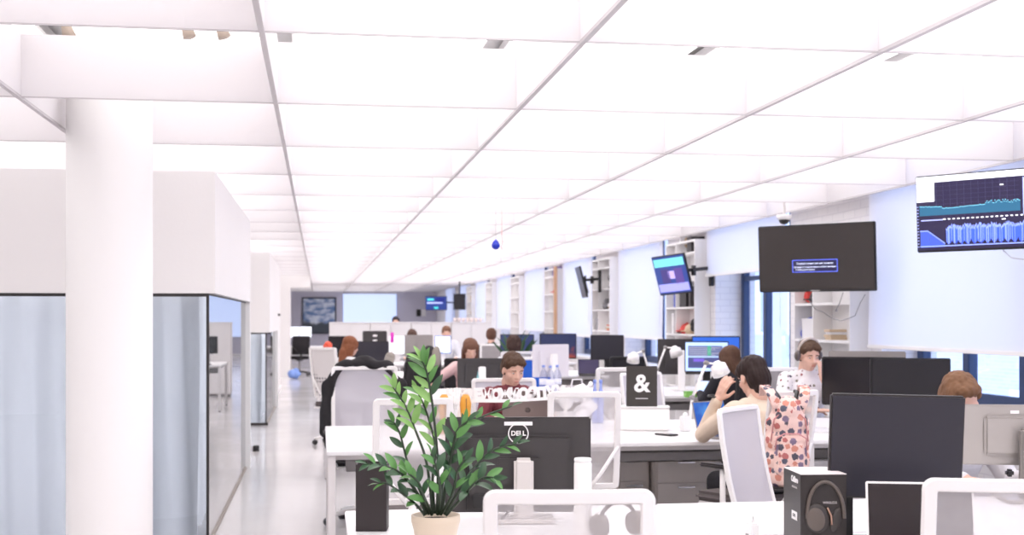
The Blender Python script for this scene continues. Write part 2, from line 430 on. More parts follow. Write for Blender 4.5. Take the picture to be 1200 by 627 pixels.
curtain(8.98, 12.9, -.86, 1.655, 'pale curtain along the corridor side of the first meeting room', x_axis=False, n=200)
curtain(18.7, 21.8, -.86, 1.28, 'pale curtain along the corridor side of the second meeting room', x_axis=False, n=150)
cx, cy = XY(128.5, 7.05)
struct(MB().lathe([(.232, 0), (.232, .004), (.229, .01), (.229, ZC)], (cx, cy, 0), mat('column_paint', (243,241,241), .45, bump=.05, bscale=20), 64).build('column'))
for i, (yy, lab) in enumerate(((10.8, 'added fill lamp inside the first glazed meeting room'), (20.2, 'added fill lamp inside the second glazed meeting room'))):
    t = thing('added_room_lamp', lab, 'ceiling lamp', (-3.2, yy, 2.2 if i == 0 else 2.1)); MB().b2(-2.2, 2.2, -.5, .5, .02, .06, white).build('housing', parent=t); MB().b2(-2.15, 2.15, -.48, .48, .0, .02, mat('added_room_lamp_diffuser', (255,255,255), .6, emit=(250,250,253), es=ROOM_FILL)).build('diffuser', parent=t)  # unseen lamps added to brighten the curtains of the meeting rooms
    for xx in (-1.5, 1.5): MB().cone((xx, 0, .05), (xx, 0, .42), .006, .006, white, 6).build('suspension_wire', parent=t)
# floor door stop + door closer of the glazed room
x, y = XY(296, 14.5)
t = thing('door_stop', 'small silver door stop with a black rubber on the corridor floor', 'door stop', (x-.02, y, 0))
MB().b2(-.09, .09, -.03, .03, .0, .05, chrome, .01).build('bracket', parent=t)
MB().lathe([(.0, 0), (.035, 0), (.035, .05), (.028, .065), (0, .066)], (.06, -.06, 0), black, 16).build('rubber_foot', parent=t)
x, y = XY(326, 23.95)
t = thing('wall_hook', 'small dark hook high on the white corridor wall', 'hook', (x, 23.97, ZP(369, 23.95)))
MB().b2(-.05, .05, -.02, .025, -.02, .02, dark, .005).build('plate', parent=t)
MB().tube([(0, -.02, 0), (0, -.07, -.01), (0, -.09, .02)], .01, dark, 6).build('peg', parent=t)

# linear ceiling lamps above the baffles
lamp_e = mat('lamp_diffuser', (255,255,255), .6, emit=(255,250,249), es=LAMP)
lamp_d = mat('dim_lamp_diffuser', (255,255,255), .6, emit=(255,250,249), es=LAMPD)
far_fill = mat('far_fill_diffuser', (255,255,255), .6, emit=(255,250,249), es=FAR_FILL)
for x, y0, y1, m, lab in ((.395, -3.2, 39.3, lamp_e, 'wide ceiling lamp above the lit bay next to the corridor'), (1.595, -3.2, 39.3, lamp_e, 'wide ceiling lamp above the second lit bay from the corridor'),
        (2.795, -3.2, 39.3, lamp_e, 'wide ceiling lamp above the third lit bay from the corridor'), (3.995, -3.2, 39.3, lamp_e, 'wide ceiling lamp above the bay by the window wall'),
        (-.805, -3.2, 39.3, lamp_d, 'weaker ceiling lamp above the corridor bay by the column'), (-2.005, -3.2, 39.3, lamp_d, 'weaker ceiling lamp left of the round column'), (-3.205, -3.2, 39.3, lamp_d, 'weaker ceiling lamp at the left picture edge'), (-4.6, -3.2, 39.3, lamp_d, 'weaker ceiling lamp above the glazed meeting rooms'),
        (1.3, 41.0, 51.0, far_fill, 'dim added fill lamp in front of the far wall')):  # this last lamp is added to brighten the far wall
    t = thing('ceiling_lamp', lab, 'ceiling lamp', (x, 0, 3.0), 0, 'ceiling lamps above the baffles')
    w = .52 if m is not far_fill else 2.2
    MB().b2(-w-.02, w+.02, y0-.05, y1+.05, .05, .10, white).build('housing', parent=t)
    MB().b2(-w, w, y0, y1, .03, .05, m).build('diffuser', parent=t)
# small fittings on the true ceiling, glimpsed between baffles
for i, (px, d, lab) in enumerate(((75, 6.7, 'small beige ceiling fitting left of the column top'), (215, 6.7, 'brown and white ceiling fitting right of the column top'), (255, 6.7, 'second small ceiling fitting near the top left'))):
    x, y = XY(px, d)
    t = thing('track_fitting', lab, 'ceiling fitting', (x, y, 3.02), .2*i)
    MB().b2(-.12, .12, -.02, .02, .04, .08, mat('beige_metal', (196,180,165), .5), .004).build('rail', parent=t)
    MB().cone((0, 0, .05), (.03, -.02, -.05), .02, .035, mat('beige_metal'), 12).build('lamp_head', parent=t)
    MB().cone((0, 0, .08), (0, 0, .13), .012, .012, white, 8).build('stem', parent=t)

# far wall: picture and lit window blind
x, y = XY(374, 51.8)
t = thing('framed_painting', 'framed painting of clouds over dark hills on the far wall', 'painting', (x, 51.95, 1.61))
MB().frame(1.36, 1.46, .05, .01, .05, lambda u, v, w: (u, w-.01, v-.73), mat('dark_frame', (52,54,68), .4)).build('frame', parent=t)
m = bpy.data.materials.new('cloud_painting'); m.use_nodes = True; nt = m.node_tree; bs = nt.nodes['Principled BSDF']; bs.inputs['Roughness'].default_value = .5
tc = nt.nodes.new('ShaderNodeTexCoord'); mpn = nt.nodes.new('ShaderNodeMapping'); mpn.inputs['Scale'].default_value = (1.2, 1, 2.6); nt.links.new(tc.outputs['Object'], mpn.inputs[0])
n = nt.nodes.new('ShaderNodeTexNoise'); n.inputs['Scale'].default_value = 2.2; n.inputs['Detail'].default_value = 6; nt.links.new(mpn.outputs[0], n.inputs['Vector'])
cr = nt.nodes.new('ShaderNodeValToRGB'); cr.color_ramp.elements[0].position = .4; cr.color_ramp.elements[0].color = (*lin((96,128,180)), 1); cr.color_ramp.elements[1].position = .6; cr.color_ramp.elements[1].color = (*lin((214,222,236)), 1)
nt.links.new(n.outputs['Fac'], cr.inputs[0])
sx = nt.nodes.new('ShaderNodeSeparateXYZ'); nt.links.new(tc.outputs['Object'], sx.inputs[0])
n2 = nt.nodes.new('ShaderNodeTexNoise'); n2.inputs['Scale'].default_value = 3; nt.links.new(tc.outputs['Object'], n2.inputs['Vector'])
ma = nt.nodes.new('ShaderNodeMath'); ma.operation = 'MULTIPLY_ADD'; nt.links.new(n2.outputs['Fac'], ma.inputs[0]); ma.inputs[1].default_value = .45; nt.links.new(sx.outputs[2], ma.inputs[2])
gt = nt.nodes.new('ShaderNodeMapRange'); gt.inputs['From Min'].default_value = -.12; gt.inputs['From Max'].default_value = .02; nt.links.new(ma.outputs[0], gt.inputs['Value'])
mx = nt.nodes.new('ShaderNodeMix'); mx.data_type = 'RGBA'; mx.inputs['A'].default_value = (*lin((70,78,88)), 1); nt.links.new(cr.outputs[0], mx.inputs['B']); nt.links.new(gt.outputs[0], mx.inputs['Factor'])
nt.links.new(mx.outputs['Result'], bs.inputs['Base Color'])
MB().b2(-.64, .64, 0, .02, -.69, .69, m).build('canvas', parent=t)
x0, _ = XY(402, 51.6); x1, _ = XY(465, 51.6)
g = struct(MB().frame(x1-x0, 1.75, .05, .005, .06, lambda u, v, w: ((x0+x1)/2+u, YB-.03+w, .75+v), white).build('window_30'))
lw = mat('lit_blind', (200,215,250), .7, emit=(196,214,255), es=.75)
t = thing('glowing_blind', 'pale blue backlit blind over the window in the far wall', 'blind', ((x0+x1)/2, YB-.08, 0))
MB().grid(2, 12, lambda u, v: ((u-.5)*(x1-x0), .01*sin(v*5), .76+v*1.72), lw).build('cloth', parent=t)
MB().cone((-(x1-x0)/2, 0, 2.5), ((x1-x0)/2, 0, 2.5), .025, m=plast).build('roller_tube', parent=t)
# ============================================================ furniture makers
def chair_fn(w, h, lean=.2, z0=.55, y0=-.20, bow=.35):
    def f(u, v, t):
        return (u, y0 - v*sin(lean) + bow*u*u*1.0 - .06*(v/h)*(1-v/h) - t, z0 + v*cos(lean))
    return f
def make_chair(label, mesh=None, w=.43, h=.57, arms=True, seat=None, frame=None, hmul=1., fw=.03):
    t = thing('office_chair', label, 'chair')
    mesh = mesh or meshm; seat = seat or seatm; fm = frame or plast
    fn = chair_fn(w, h)
    MB().frame(w, h, fw, .029, .024, fn, fm).build('backrest_frame', parent=t)
    MB().grid(14, 14, lambda u, v: fn((u-.5)*(w-1.4*fw), fw*.7+v*(h-1.4*fw), -.006), mesh).build('backrest_mesh', parent=t)
    sp = MB()
    for s in (-1, 1):
        sp.tube([Vector(fn(0, .02, .05))+Vector((s*.02, 0, -.02)), Vector(fn(s*w*.22, h*.16, .045)), Vector(fn(s*(w/2-.012), h*.44, .008))], .011, fm, 8)
    sp.tube([(0, -.05, .43), (0, -.2, .44), (0, -.255, .50), Vector(fn(0, .05, .045))], .02, fm, 8)
    sp.build('back_support', parent=t)
    MB().box((0, .03, .475), (.47, .46, .06), seat, .028, seg=3).build('seat', parent=t)
    MB().box((0, .02, .437), (.44, .43, .022), fm, .008).box((0, 0, .41), (.16, .22, .04), fm, .01).build('seat_pan', parent=t)
    if arms:
        for s in (-1, 1):
            a = MB().tube([(s*.2, -.02, .425), (s*.26, -.02, .43), (s*.275, -.02, .47), (s*.275, -.02, .66)], .017, fm, 8).build('armrest', parent=t)
            MB().box((s*.275, .01, .672), (.075, .25, .024), dark, .01).build('arm_pad', parent=a)
    MB().cone((0, 0, .1), (0, 0, .42), .026, .022, gplast, 16).build('gas_column', parent=t)
    b = MB(); cs = []
    for k in range(5):
        a = 2*pi*k/5+.3
        b.tube([(.02*cos(a), .02*sin(a), .10), (.16*cos(a), .16*sin(a), .095), (.29*cos(a), .29*sin(a), .07)], lambda q: .024-.009*q, fm, 8)
        cs.append(a)
    b.cone((0, 0, .07), (0, 0, .13), .042, .035, fm, 16)
    b.build('star_base', parent=t)
    for a in cs:
        c = (.29*cos(a), .29*sin(a)); q = (-sin(a), cos(a))
        MB().cone((c[0]-q[0]*.02, c[1]-q[1]*.02, .03), (c[0]+q[0]*.02, c[1]+q[1]*.02, .03), .03, .03, black, 14).cone((c[0], c[1], .03), (c[0], c[1], .07), .008, .008, black, 8).build('caster', parent=t)
    return t
def desk(label, x0, x1, y0, y1, z=.75, near=True, leg_xs=None, rotz=0, group=None, under=True):
    t = thing('desk', label, 'desk', (x0, y0, 0), rotz, group)
    L, W = x1-x0, y1-y0
    MB().box((L/2, W/2, z-.0125), (L-.004, W-.004, .025), desk_m, .004).build('tabletop', parent=t)
    for lx in (.03, L-.03):
        for ly in (.04, W-.04):
            MB().b2(lx-.022, lx+.022, ly-.022, ly+.022, .012, z-.025, legm, .003).build('leg', parent=t)
    bm_ = MB()
    for lx in (.03, L-.03): bm_.b2(lx-.02, lx+.02, .06, W-.06, z-.065, z-.026, legm, .003)
    bm_.b2(.05, L-.05, W*.2-.02, W*.2+.02, z-.065, z-.026, legm, .003).b2(.05, L-.05, W*.85-.02, W*.85+.02, z-.065, z-.026, legm, .003)
    bm_.build('under_frame', parent=t)
    if under:
        MB().b2(.12, L-.12, W*.55, W*.75, z-.17, z-.165, gplast).b2(.12, L-.12, W*.55, W*.556, z-.17, z-.11, gplast).b2(.12, L-.12, W*.744, W*.75, z-.17, z-.03, gplast).build('cable_tray', parent=t)
    for lx in (.03, L-.03):
        for ly in (.04, W-.04): MB().cone((lx, ly, 0), (lx, ly, .013), .018, .018, black, 10).build('foot', parent=t)
    return t
def monitor(label, px, d, w, h, zb, rotz, body=dark, screen=None, stand='slab', zdesk=.75, tilt=0., logo=None, bezel=None, roll=0, loc=None, bez=.012, name='monitor', group=None, xy=None):
    x, y = xy or XY(px, d)
    t = thing(name, label, 'monitor', (x, y, zdesk), rotz, group)
    zc = zb + h/2 - zdesk
    M = Matrix.Translation((0, 0, zc)) @ Matrix.Rotation(tilt, 4, 'X') @ Matrix.Rotation(roll, 4, 'Y')
    hs = MB(); hs.box((0, .006, 0), (w, .024, h), body, .006).box((0, .026, -.01*h), (w*.72, .026, h*.66), body, .012)
    hs.box((0, .04, -.02), (w*.28, .02, h*.3), body, .006)
    hs.bm.transform(M); head = hs.build('casing', parent=t)
    sc_ = MB().b2(-w/2+bez, w/2-bez, -.0075, -.005, -h/2+bez*1.3, h/2-bez, screen or screen_off); sc_.bm.transform(M); sc_.build('screen', parent=t)
    sm = plast if stand in ('slab', 'white') else (silver if stand == 'silver' else (body if stand == 'dark' else black))
    if stand:
        zt = zc + .02
        st = MB().box((0, .075, zt/2+.02), (.075, .035, zt+.06), sm, .008).box((0, .055, zc), (.07, .04, .07), sm, .006); st.build('stand_neck', parent=t)
        MB().box((0, .05, .008), (w*.42, .2, .014), sm, .006).build('stand_base', parent=t)
    if logo == 'DELL':
        lg = MB().text('DELL', .019, Matrix.Translation((0, 0, 0)), plast if body is dark else dark, .0008, bold=.0006)
        lg.tube([(.028*cos(2*pi*k/32), 0, .028*sin(2*pi*k/32)) for k in range(32)], .0018, plast if body is dark else dark, 6, True)
        return t, lg, M
    return t
def laptop(label, px, d, w, rotz, lid_deg=105, body=silver, screen=None, z=.751, dep=.22, h=.21, mirror_back=None, xy=None, name='laptop'):
    """hinge at the origin, user side is local -Y, screen faces -Y"""
    x, y = xy or XY(px, d)
    t = thing(name, label, 'laptop', (x, y, z), rotz)
    MB().box((0, -dep/2, .008), (w, dep, .014), body, .005).build('base', parent=t)
    MB().box((0, -dep*.42, .0155), (w*.86, dep*.48, .002), dark).box((0, -dep*.82, .0155), (w*.35, dep*.26, .001), gplast).build('keyboard', parent=t)
    a = R(lid_deg-90)
    M = Matrix.Translation((0, 0, .014)) @ Matrix.Rotation(-a, 4, 'X')
    l = MB().box((0, .003, h/2), (w, .006, h), body, .003); l.bm.transform(M); lid = l.build('lid', parent=t)
    s = MB().b2(-w/2+.007, w/2-.007, -.0015, -.0003, .012, h-.007, screen or screen_off); s.bm.transform(M); s.build('screen', parent=t)
    if mirror_back:
        g = MB().lathe([(.018, 0), (.018, .0008)], (0, 0, 0), mirror_back, 24); g.bm.transform(M @ Matrix.Translation((0, .0062, h*.5)) @ Matrix.Rotation(-pi/2, 4, 'X')); g.build('logo_disc', parent=t)
    return t
def tv(label, px, d, zc, w, h, rotz, tilt=0, screen=None, arm=(.35, .2), roll=0, name='television', body=None):
    x, y = XY(px, d)
    t = thing(name, label, 'television', (x, y, zc), rotz)
    body = body or black
    M = Matrix.Rotation(tilt, 4, 'X') @ Matrix.Rotation(roll, 4, 'Y')
    b = MB().box((0, .014, 0), (w, .03, h), body, .006).box((0, .045, -h*.12), (w*.7, .035, h*.55), body, .012); b.bm.transform(M); b.build('casing', parent=t)
    s = (screen or (lambda: MB().b2(-w/2+.014, w/2-.014, -.003, .0, -h/2+.018, h/2-.014, screen_off)))(); s.bm.transform(M); s.build('screen', parent=t)
    return t
def bracket(t, vec):
    """mounting arm of a television: vec = the point of the wall that carries it"""
    dv = Vector(vec) - t.location; v = Matrix.Rotation(-t.rotation_euler.z, 3, 'Z') @ dv; mid = v*.5+Vector((0, 0, .0))
    a = MB().box((0, .07, 0), (.2, .02, .22), black, .004)
    a.cone((0, .07, .04), mid+Vector((.0, .03, .04)), .022, .022, black, 8).cone(mid+Vector((0, .03, .04)), v+Vector((0, 0, .04)), .022, .022, black, 8)
    a.cone(mid+Vector((0, .03, -.03)), mid+Vector((0, .03, .09)), .03, .03, black, 12)
    a.build('wall_arm', parent=t)
    MB().box(v, (.05, .05, .36), black, .006).build('wall_plate', parent=t)
def simple(name, label, cat, loc, rotz=0, group=None):
    return thing(name, label, cat, loc, rotz, group)
def desk_lamp(label, base_xy, z, pts, head_dir, group='white desk lamps', hr=.075):
    t = thing('desk_lamp', label, 'lamp', (base_xy[0], base_xy[1], z), 0, group)
    MB().lathe([(.0, 0), (.09, 0), (.09, .012), (.03, .022), (.018, .05), (0, .05)], (0, 0, 0), plast, 24).build('base', parent=t)
    P_ = [Vector(p) for p in pts]
    a = MB()
    for p, q in zip(P_[:-1], P_[1:]):
        o = Vector((0, .012, 0)); a.cone(p+o, q+o, .007, .007, plast, 8); a.cone(p-o, q-o, .007, .007, plast, 8)
    for p in P_[1:]: a.cone(p-Vector((0, .02, 0)), p+Vector((0, .02, 0)), .016, .016, gplast, 12)
    a.build('arm', parent=t)
    hd = Vector(head_dir).normalized(); b = MB().lathe([(.0, .07), (.022, .07), (.03, .055), (.055, .04), (hr, -.03), (hr-.004, -.03), (.05, .035), (.0, .05)], (0, 0, 0), plast, 28)
    M = Matrix.Translation(P_[-1]) @ (-hd).to_track_quat('Z', 'Y').to_matrix().to_4x4() @ Matrix.Translation((0, 0, -.05)); b.bm.transform(M); b.build('lamp_shade', parent=t)
    bb = MB().ball((0, 0, -.005), .024, mat('bulb', (250,248,240), .3)); bb.bm.transform(M); bb.build('bulb', parent=t)
    return t
def paper_bag(label, loc, rotz, w, dd, h, m, amp=False, group=None, name='paper_bag', open_top=True):
    t = thing(name, label, 'bag', loc, rotz, group)
    b = MB(); th = .003
    b.b2(-w/2, w/2, -dd/2, -dd/2+th, 0, h, m).b2(-w/2, w/2, dd/2-th, dd/2, 0, h, m).b2(-w/2, -w/2+th, -dd/2+th, dd/2-th, 0, h, m).b2(w/2-th, w/2, -dd/2+th, dd/2-th, 0, h, m).b2(-w/2, w/2, -dd/2, dd/2, 0, th, m)
    b.build('bag_body', parent=t)
    if amp:
        MB().text('&', h*.62, Matrix.Translation((0, -dd/2-.001, h*.56)), white, .0008, bold=.004).b2(-w*.2, w*.2, -dd/2-.002, -dd/2-.0004, h*.19, h*.205, white).build('ampersand_print', parent=t)
    return t

# ============================================================ people
skin = mat('skin', (224,180,160), .5, var=.04, scale=20)
def head_mb(b, c, Mh, s=1.):
    """head facing local +Y, placed by Mh (4x4)"""
    h = MB()
    h.ball((0, -.012, .035), (.073*s, .092*s, .083*s), n=24)
    h.ball((0, .022, -.03), (.060*s, .066*s, .072*s), n=20)
    h.ball((0, .048, -.078), (.034*s, .03*s, .026*s), n=14)
    h.ball((0, .066, -.035), (.036, .026, .045), n=14)
    for k in (-1, 1):
        h.ball((k*.036, .052, -.02), (.026, .026, .024), n=12)
        h.ball((k*.030, .064, .030), (.026, .02, .012), n=12)
        h.ball((k*.073, -.005, -.005), (.010, .020, .033), n=12)
    h.cap((0, .080, .018), (0, .102, -.018), .009, .014, n=10)
    h.ball((0, .093, -.022), (.019, .014, .010), n=10)
    h.ball((0, .083, -.053), (.024, .012, .010), n=10)
    h.cap((0, -.03, -.05), (0, -.035, -.12), .052, .054)
    h.bm.transform(Mh); me = bpy.data.meshes.new('h'); h.bm.to_mesh(me); b.bm.from_mesh(me); bpy.data.meshes.remove(me)
def hand_mb(b, wrist, direction, palm_n, curl=.5, side=1, s=1.):
    d = Vector(direction).normalized(); n = Vector(palm_n); n = (n-d*n.dot(d)).normalized(); x = d.cross(n)*side
    w = Vector(wrist)
    def pt(a, bb, c): return w + x*a*s + d*bb*s + n*c*s
    for a in (-.026, -.009, .009, .026): b.cap(pt(a*.7, .01, 0), pt(a, .085, 0), .0135*s, .0115*s, n=8)
    b.ball(pt(0, .05, 0), .018*s, n=8)
    for i, (a, L) in enumerate(((-.031, .062), (-.0105, .074), (.0105, .078), (.031, .070))):
        p = pt(a, .088, 0); ang = 0
        for j, fr in enumerate((.45, .32, .23)):
            ang += curl*(.35+.25*j+.06*i)
            q = p + (d*cos(ang)+n*sin(ang))*L*fr*s
            b.cap(p, q, (.0095-.0011*j)*s, (.0088-.0011*j)*s, n=8); p = q
    p = pt(.026, .02, .004); q = pt(.052, .05, .014); r = pt(.056, .082, .024*(1+curl))
    b.cap(p, q, .013*s, .011*s, n=8); b.cap(q, r, .0105*s, .0085*s, n=8)
def person(name, label, loc, rotz, hair=(70,48,36), style='short', shirt=(230,230,230), pants=(40,40,48), lean=12, look=(0, 0, 0), armL='type', armR='type', seat=.50, near=False, shirt_m=None, sleeve='long', hv=None, hs=1., skin_m=None, legs=True, hand_curl=.5):
    t = thing('person', label, 'person', loc, rotz)
    sk = skin_m or skin; vox = .0055 if near else .011
    A = R(lean); piv = Vector((0, 0, seat+.04))
    Rx = Matrix.Rotation(-A, 3, 'X')
    def tr(p): return piv + Rx @ (Vector(p)-Vector((0, 0, .54)))
    pel = Vector((0, 0, seat+.06)); waist = tr((0, 0, .70)); chest = tr((0, .0, .90)); neck = tr((0, -.015, 1.035)); hb = tr((0, .005, 1.10))
    yaw, pitch, rol = [R(v) for v in look]
    hc = hb + Vector((0, .025, .075))
    Mh = Matrix.Translation(hc) @ Matrix.Rotation(yaw, 4, 'Z') @ Matrix.Rotation(-pitch, 4, 'X') @ Matrix.Rotation(rol, 4, 'Y')
    sh = {s: tr((s*.165, -.005, .985)) for s in (-1, 1)}
    def arm(kind, s):
        S = sh[s]
        if kind == 'type': E = Vector((s*.25, S.y+.10, .74)); W = Vector((s*.15, S.y+.33, .80)); d = Vector((-s*.2, 1, -.05)); n = Vector((0, 0, -1)); c = .5
        elif kind == 'head': E = Vector((s*.20, S.y+.25, .82)); W = hc + Vector((s*.135, .055, -.09)); d = Vector((-s*.25, -.02, 1)); n = Vector((-s, -.2, 0)); c = .45
        elif kind == 'chin': E = Vector((s*.17, S.y+.24, .80)); W = hc + Vector((s*.07, .11, -.165)); d = Vector((-s*.0, -.1, 1)); n = Vector((-s*.5, -1, 0)); c = 1.
        elif kind == 'desk': E = Vector((s*.27, S.y+.14, .79)); W = Vector((s*.02, S.y+.30, .80)); d = Vector((-s*1, .25, 0)); n = Vector((0, 0, -1)); c = .6
        else: E, W, d, n, c = kind
        return E, W, d, n, c
    b = MB()
    head_mb(b, hc, Mh, hs)
    b.cap(neck, hb, .056, .05)
    b.cap(pel, waist, .10, .09); b.cap(waist, chest, .09, .10); b.cap(chest, neck, .09, .055)
    arms = {}
    for s, k in ((-1, armL), (1, armR)):
        E, W, d, n, c = arm(k, s); arms[s] = (E, W)
        b.cap(sh[s], E, .045, .037); b.cap(E, W, .036, .024); b.cap(chest, sh[s], .06, .045)
        hand_mb(b, W, d, n, c, side=s)
    if legs:
        for s in (-1, 1):
            K = Vector((s*.11, .42, seat+.02)); An = Vector((s*.12, .40, .09))
            b.cap(pel+Vector((s*.07, 0, 0)), K, .075, .05); b.cap(K, An, .048, .034); b.cap(An, An+Vector((0, .14, -.05)), .034, .028)
    b.meld(vox, 2, sk); b.build('body', parent=t)
    # shirt
    c = MB()
    c.cap(pel+Vector((0, 0, .0)), waist, .125, .115); c.ball(waist, (.155, .11, .13)); c.ball(tr((0, .0, .62)), (.16, .12, .12))
    c.ball(chest, (.165, .115, .14)); c.ball(tr((0, 0, .80)), (.155, .11, .14)); c.cap(sh[-1], sh[1], .058, .058)
    c.cap(chest, neck+Vector((0, 0, -.03)), .09, .07); c.cap(tr((-.09, -.01, 1.0)), tr((.09, -.01, 1.0)), .06, .06)
    for s in (-1, 1):
        E, W = arms[s]; c.cap(sh[s], E, .062, .050)
        if sleeve == 'long': c.cap(E, E+(W-E)*.93, .050, .036)
        elif sleeve == 'mid': c.cap(E, E+(W-E)*.45, .05, .043)
    c.cap(neck+Vector((0, 0, -.02)), neck+Vector((0, .01, .012)), .066, .062)
    c.meld(vox*1.5, 2, shirt_m or mat('cloth_%d_%d_%d' % shirt, shirt, .85, var=.08, scale=14, bump=.3, bscale=30), disp=.006, dscale=4)
    c.build('shirt', parent=t)
    if legs:
        q = MB(); q.ball((0, 0, seat+.07), (.175, .14, .11))
        for s in (-1, 1):
            K = Vector((s*.11, .42, seat+.02)); An = Vector((s*.12, .40, .10))
            q.cap(Vector((s*.08, .0, seat+.055)), K, .088, .066); q.cap(K, An, .064, .05)
        q.meld(.012, 2, mat('cloth_%d_%d_%d' % pants, pants, .85, var=.08, scale=14, bump=.3, bscale=30)); q.build('trousers', parent=t)
        for s in (-1, 1):
            f = MB(); An = Vector((s*.12, .40, .06)); f.cap(An, An+Vector((0, .15, -.02)), .045, .036); f.box((s*.12, .46, .012), (.09, .27, .022), white, .008); f.mats = []
            f.meld(.008, 1, mat('shoe_cloth', (60,58,62), .7)); f.build('shoe', parent=t)
    # hair
    hm = mat('hair_%d_%d_%d' % hair, hair, .6, var=.3, scale=55, spec=.25)
    g = MB()
    if style in ('short', 'curly', 'mid'):
        k = 1.0 if style != 'curly' else 1.12
        g.ball((0, -.022, .052), (.082*k, .093*k, .082*k), n=22); g.ball((0, -.05, .01), (.080*k, .068*k, .085*k), n=20)
        g.ball((0, .03, .092), (.064*k, .05*k, .032*k), n=16)
        for s in (-1, 1): g.ball((s*.06, .012, .058), (.022, .045, .04), n=12); g.ball((s*.07, -.025, .01), (.014, .028, .05), n=12)
        if style == 'mid':
            for s in (-1, 1): g.ball((s*.03, .055, .082), (.045, .035, .022), n=12, rot=(0, s*.25, 0))
    if style == 'bun' or style == 'back':
        g.ball((0, -.02, .05), (.084, .098, .086), n=22); g.ball((0, -.058, -.01), (.078, .066, .10), n=20); g.ball((0, -.07, -.085), (.055, .045, .05), n=16)
        for s in (-1, 1): g.ball((s*.062, .01, .05), (.022, .055, .045), n=12)
        if style == 'bun': g.ball((0, -.12, .02), .035, n=14)
    if style == 'long':
        g.ball((0, -.02, .052), (.086, .1, .084), n=22); g.ball((0, -.055, -.03), (.088, .06, .13), n=20); g.cap((0, -.075, -.08), (0, -.085, -.24), .065, .045)
        for s in (-1, 1): g.ball((s*.066, .005, .03), (.026, .06, .07), n=14); g.cap((s*.07, -.015, 0), (s*.07, -.02, -.16), .03, .024)
    g.meld(.0065 if near else .010, 2, hm, disp=.006 if style != 'curly' else .018, dscale=22)
    g.bm.transform(Mh); g.build('hair', parent=t)
    if near:
        for s in (-1, 1):
            e = MB().ball((s*.031, .079, .010), (.0105, .005, .0042), mat('eye_white', (225,220,216), .3), 12).ball((s*.031, .0828, .009), (.0045, .003, .0044), mat('iris', (60,45,35), .2), 10)
            e.bm.transform(Mh); e.build('eye', parent=t)
            e = MB().cap((s*.046, .078, .029), (s*.018, .088, .031), .0025, .0032, hm, 8); e.bm.transform(Mh); e.build('eyebrow', parent=t)
        e = MB().ball((0, .0935, -.053), (.019, .004, .0050), mat('lips', (206,140,128), .5), 12); e.bm.transform(Mh); e.build('mouth', parent=t)
    return t, Mh
# ============================================================ camera, light
cam = bpy.data.cameras.new('camera'); co = bpy.data.objects.new('camera', cam); COL.objects.link(co)
co.location = (0, 0, 1.5); co.rotation_euler = (pi/2, 0, -TH); cam.lens = 45; cam.sensor_width = 36; cam.shift_y = 59.5/1200
cam.clip_end = 200; cam.dof.use_dof = True; cam.dof.focus_distance = 4.9; cam.dof.aperture_fstop = 4.5
SC.camera = co
wd = bpy.data.worlds.new('sky'); SC.world = wd; wd.use_nodes = True; bg = wd.node_tree.nodes['Background']
bg.inputs[0].default_value = (*lin((234,238,254)), 1); bg.inputs[1].default_value = SKY
SC.view_settings.view_transform = 'Standard'; SC.view_settings.look = 'None'; SC.view_settings.exposure = EXPO; SC.view_settings.gamma = 1
SC.view_settings.use_curve_mapping = False
SC.cycles.use_denoising = True; SC.cycles.max_bounces = 10; SC.cycles.diffuse_bounces = 5; SC.cycles.transparent_max_bounces = 24
SC.cycles.sample_clamp_indirect = 6; SC.cycles.caustics_reflective = False; SC.cycles.caustics_refractive = False

def put(o, loc, rotz): o.location = loc; o.rotation_euler.z = rotz; return o
def at(px, d, z=.75): return P(px, d, z)

# ============================================================ desks
# front bench
yA = 5.03
desk('white desk in front carrying the potted plant and the black bag', .10, 1.34, 3.47, 4.245)
desk('white desk in front under the dark monitor seen from behind', .10, 1.34, 4.255, 5.03)
desk('white desk in front with the white power adapter', 1.345, 2.6, 3.47, 4.245)
desk('white desk at the back of the front bench, left of the headphone box', 1.345, 2.6, 4.255, 5.03)
desk('white desk at the right edge holding the silver monitor', 2.605, 3.9, 4.255, 5.03)
desk('white desk at the right edge nearest the viewer', 2.605, 3.9, 3.47, 4.245)
# second bench
desk('white desk whose free left corner stands at the aisle', .045, 1.42, 7.27, 8.13)
desk('white desk with the mirror-image letter sign', .045, 1.42, 8.14, 9.0)
desk('white desk with an open cable tray, left of the reading woman', 1.56, 2.96, 7.52, 8.36)
desk('white desk behind the white box and ampersand bag', 1.56, 2.96, 8.37, 9.2)
desk('white desk under the pair of black monitors', 2.97, 4.35, 7.50, 8.36)
desk('white desk of the man in the printed shirt', 2.97, 4.35, 8.37, 9.2)
# third bench
desk('white third-row desk at the aisle below the perforated chair', .05, 1.45, 12.0, 12.8)
desk('white third-row desk in the middle', 1.46, 2.86, 12.0, 12.8)
desk('white third-row desk with the green box', 2.87, 4.25, 12.0, 12.8)
desk('white third-row desk with the twin monitor backs', .05, 1.45, 12.81, 13.6)
desk('white third-row desk with the plastic bottles', 1.46, 2.86, 12.81, 13.6)
desk('white third-row desk by the windows', 2.87, 4.25, 12.81, 13.6)
for i, (x0, y0, lab) in enumerate(((.05, 16.4, 'white fourth-row desk at the aisle with the black bag'), (1.46, 16.4, 'white fourth-row desk in the middle'), (2.87, 16.4, 'white fourth-row desk by the windows'),
        (.1, 21.0, 'white fifth-row desk at the aisle'), (1.5, 21.0, 'white fifth-row desk in the middle'), (2.9, 21.0, 'white fifth-row desk by the windows'))):
    desk(lab, x0, x0+1.38, y0, y0+1.6)
desk('far desk with two glowing screens at the end of the aisle', -.75, .25, 34.3, 35.1)

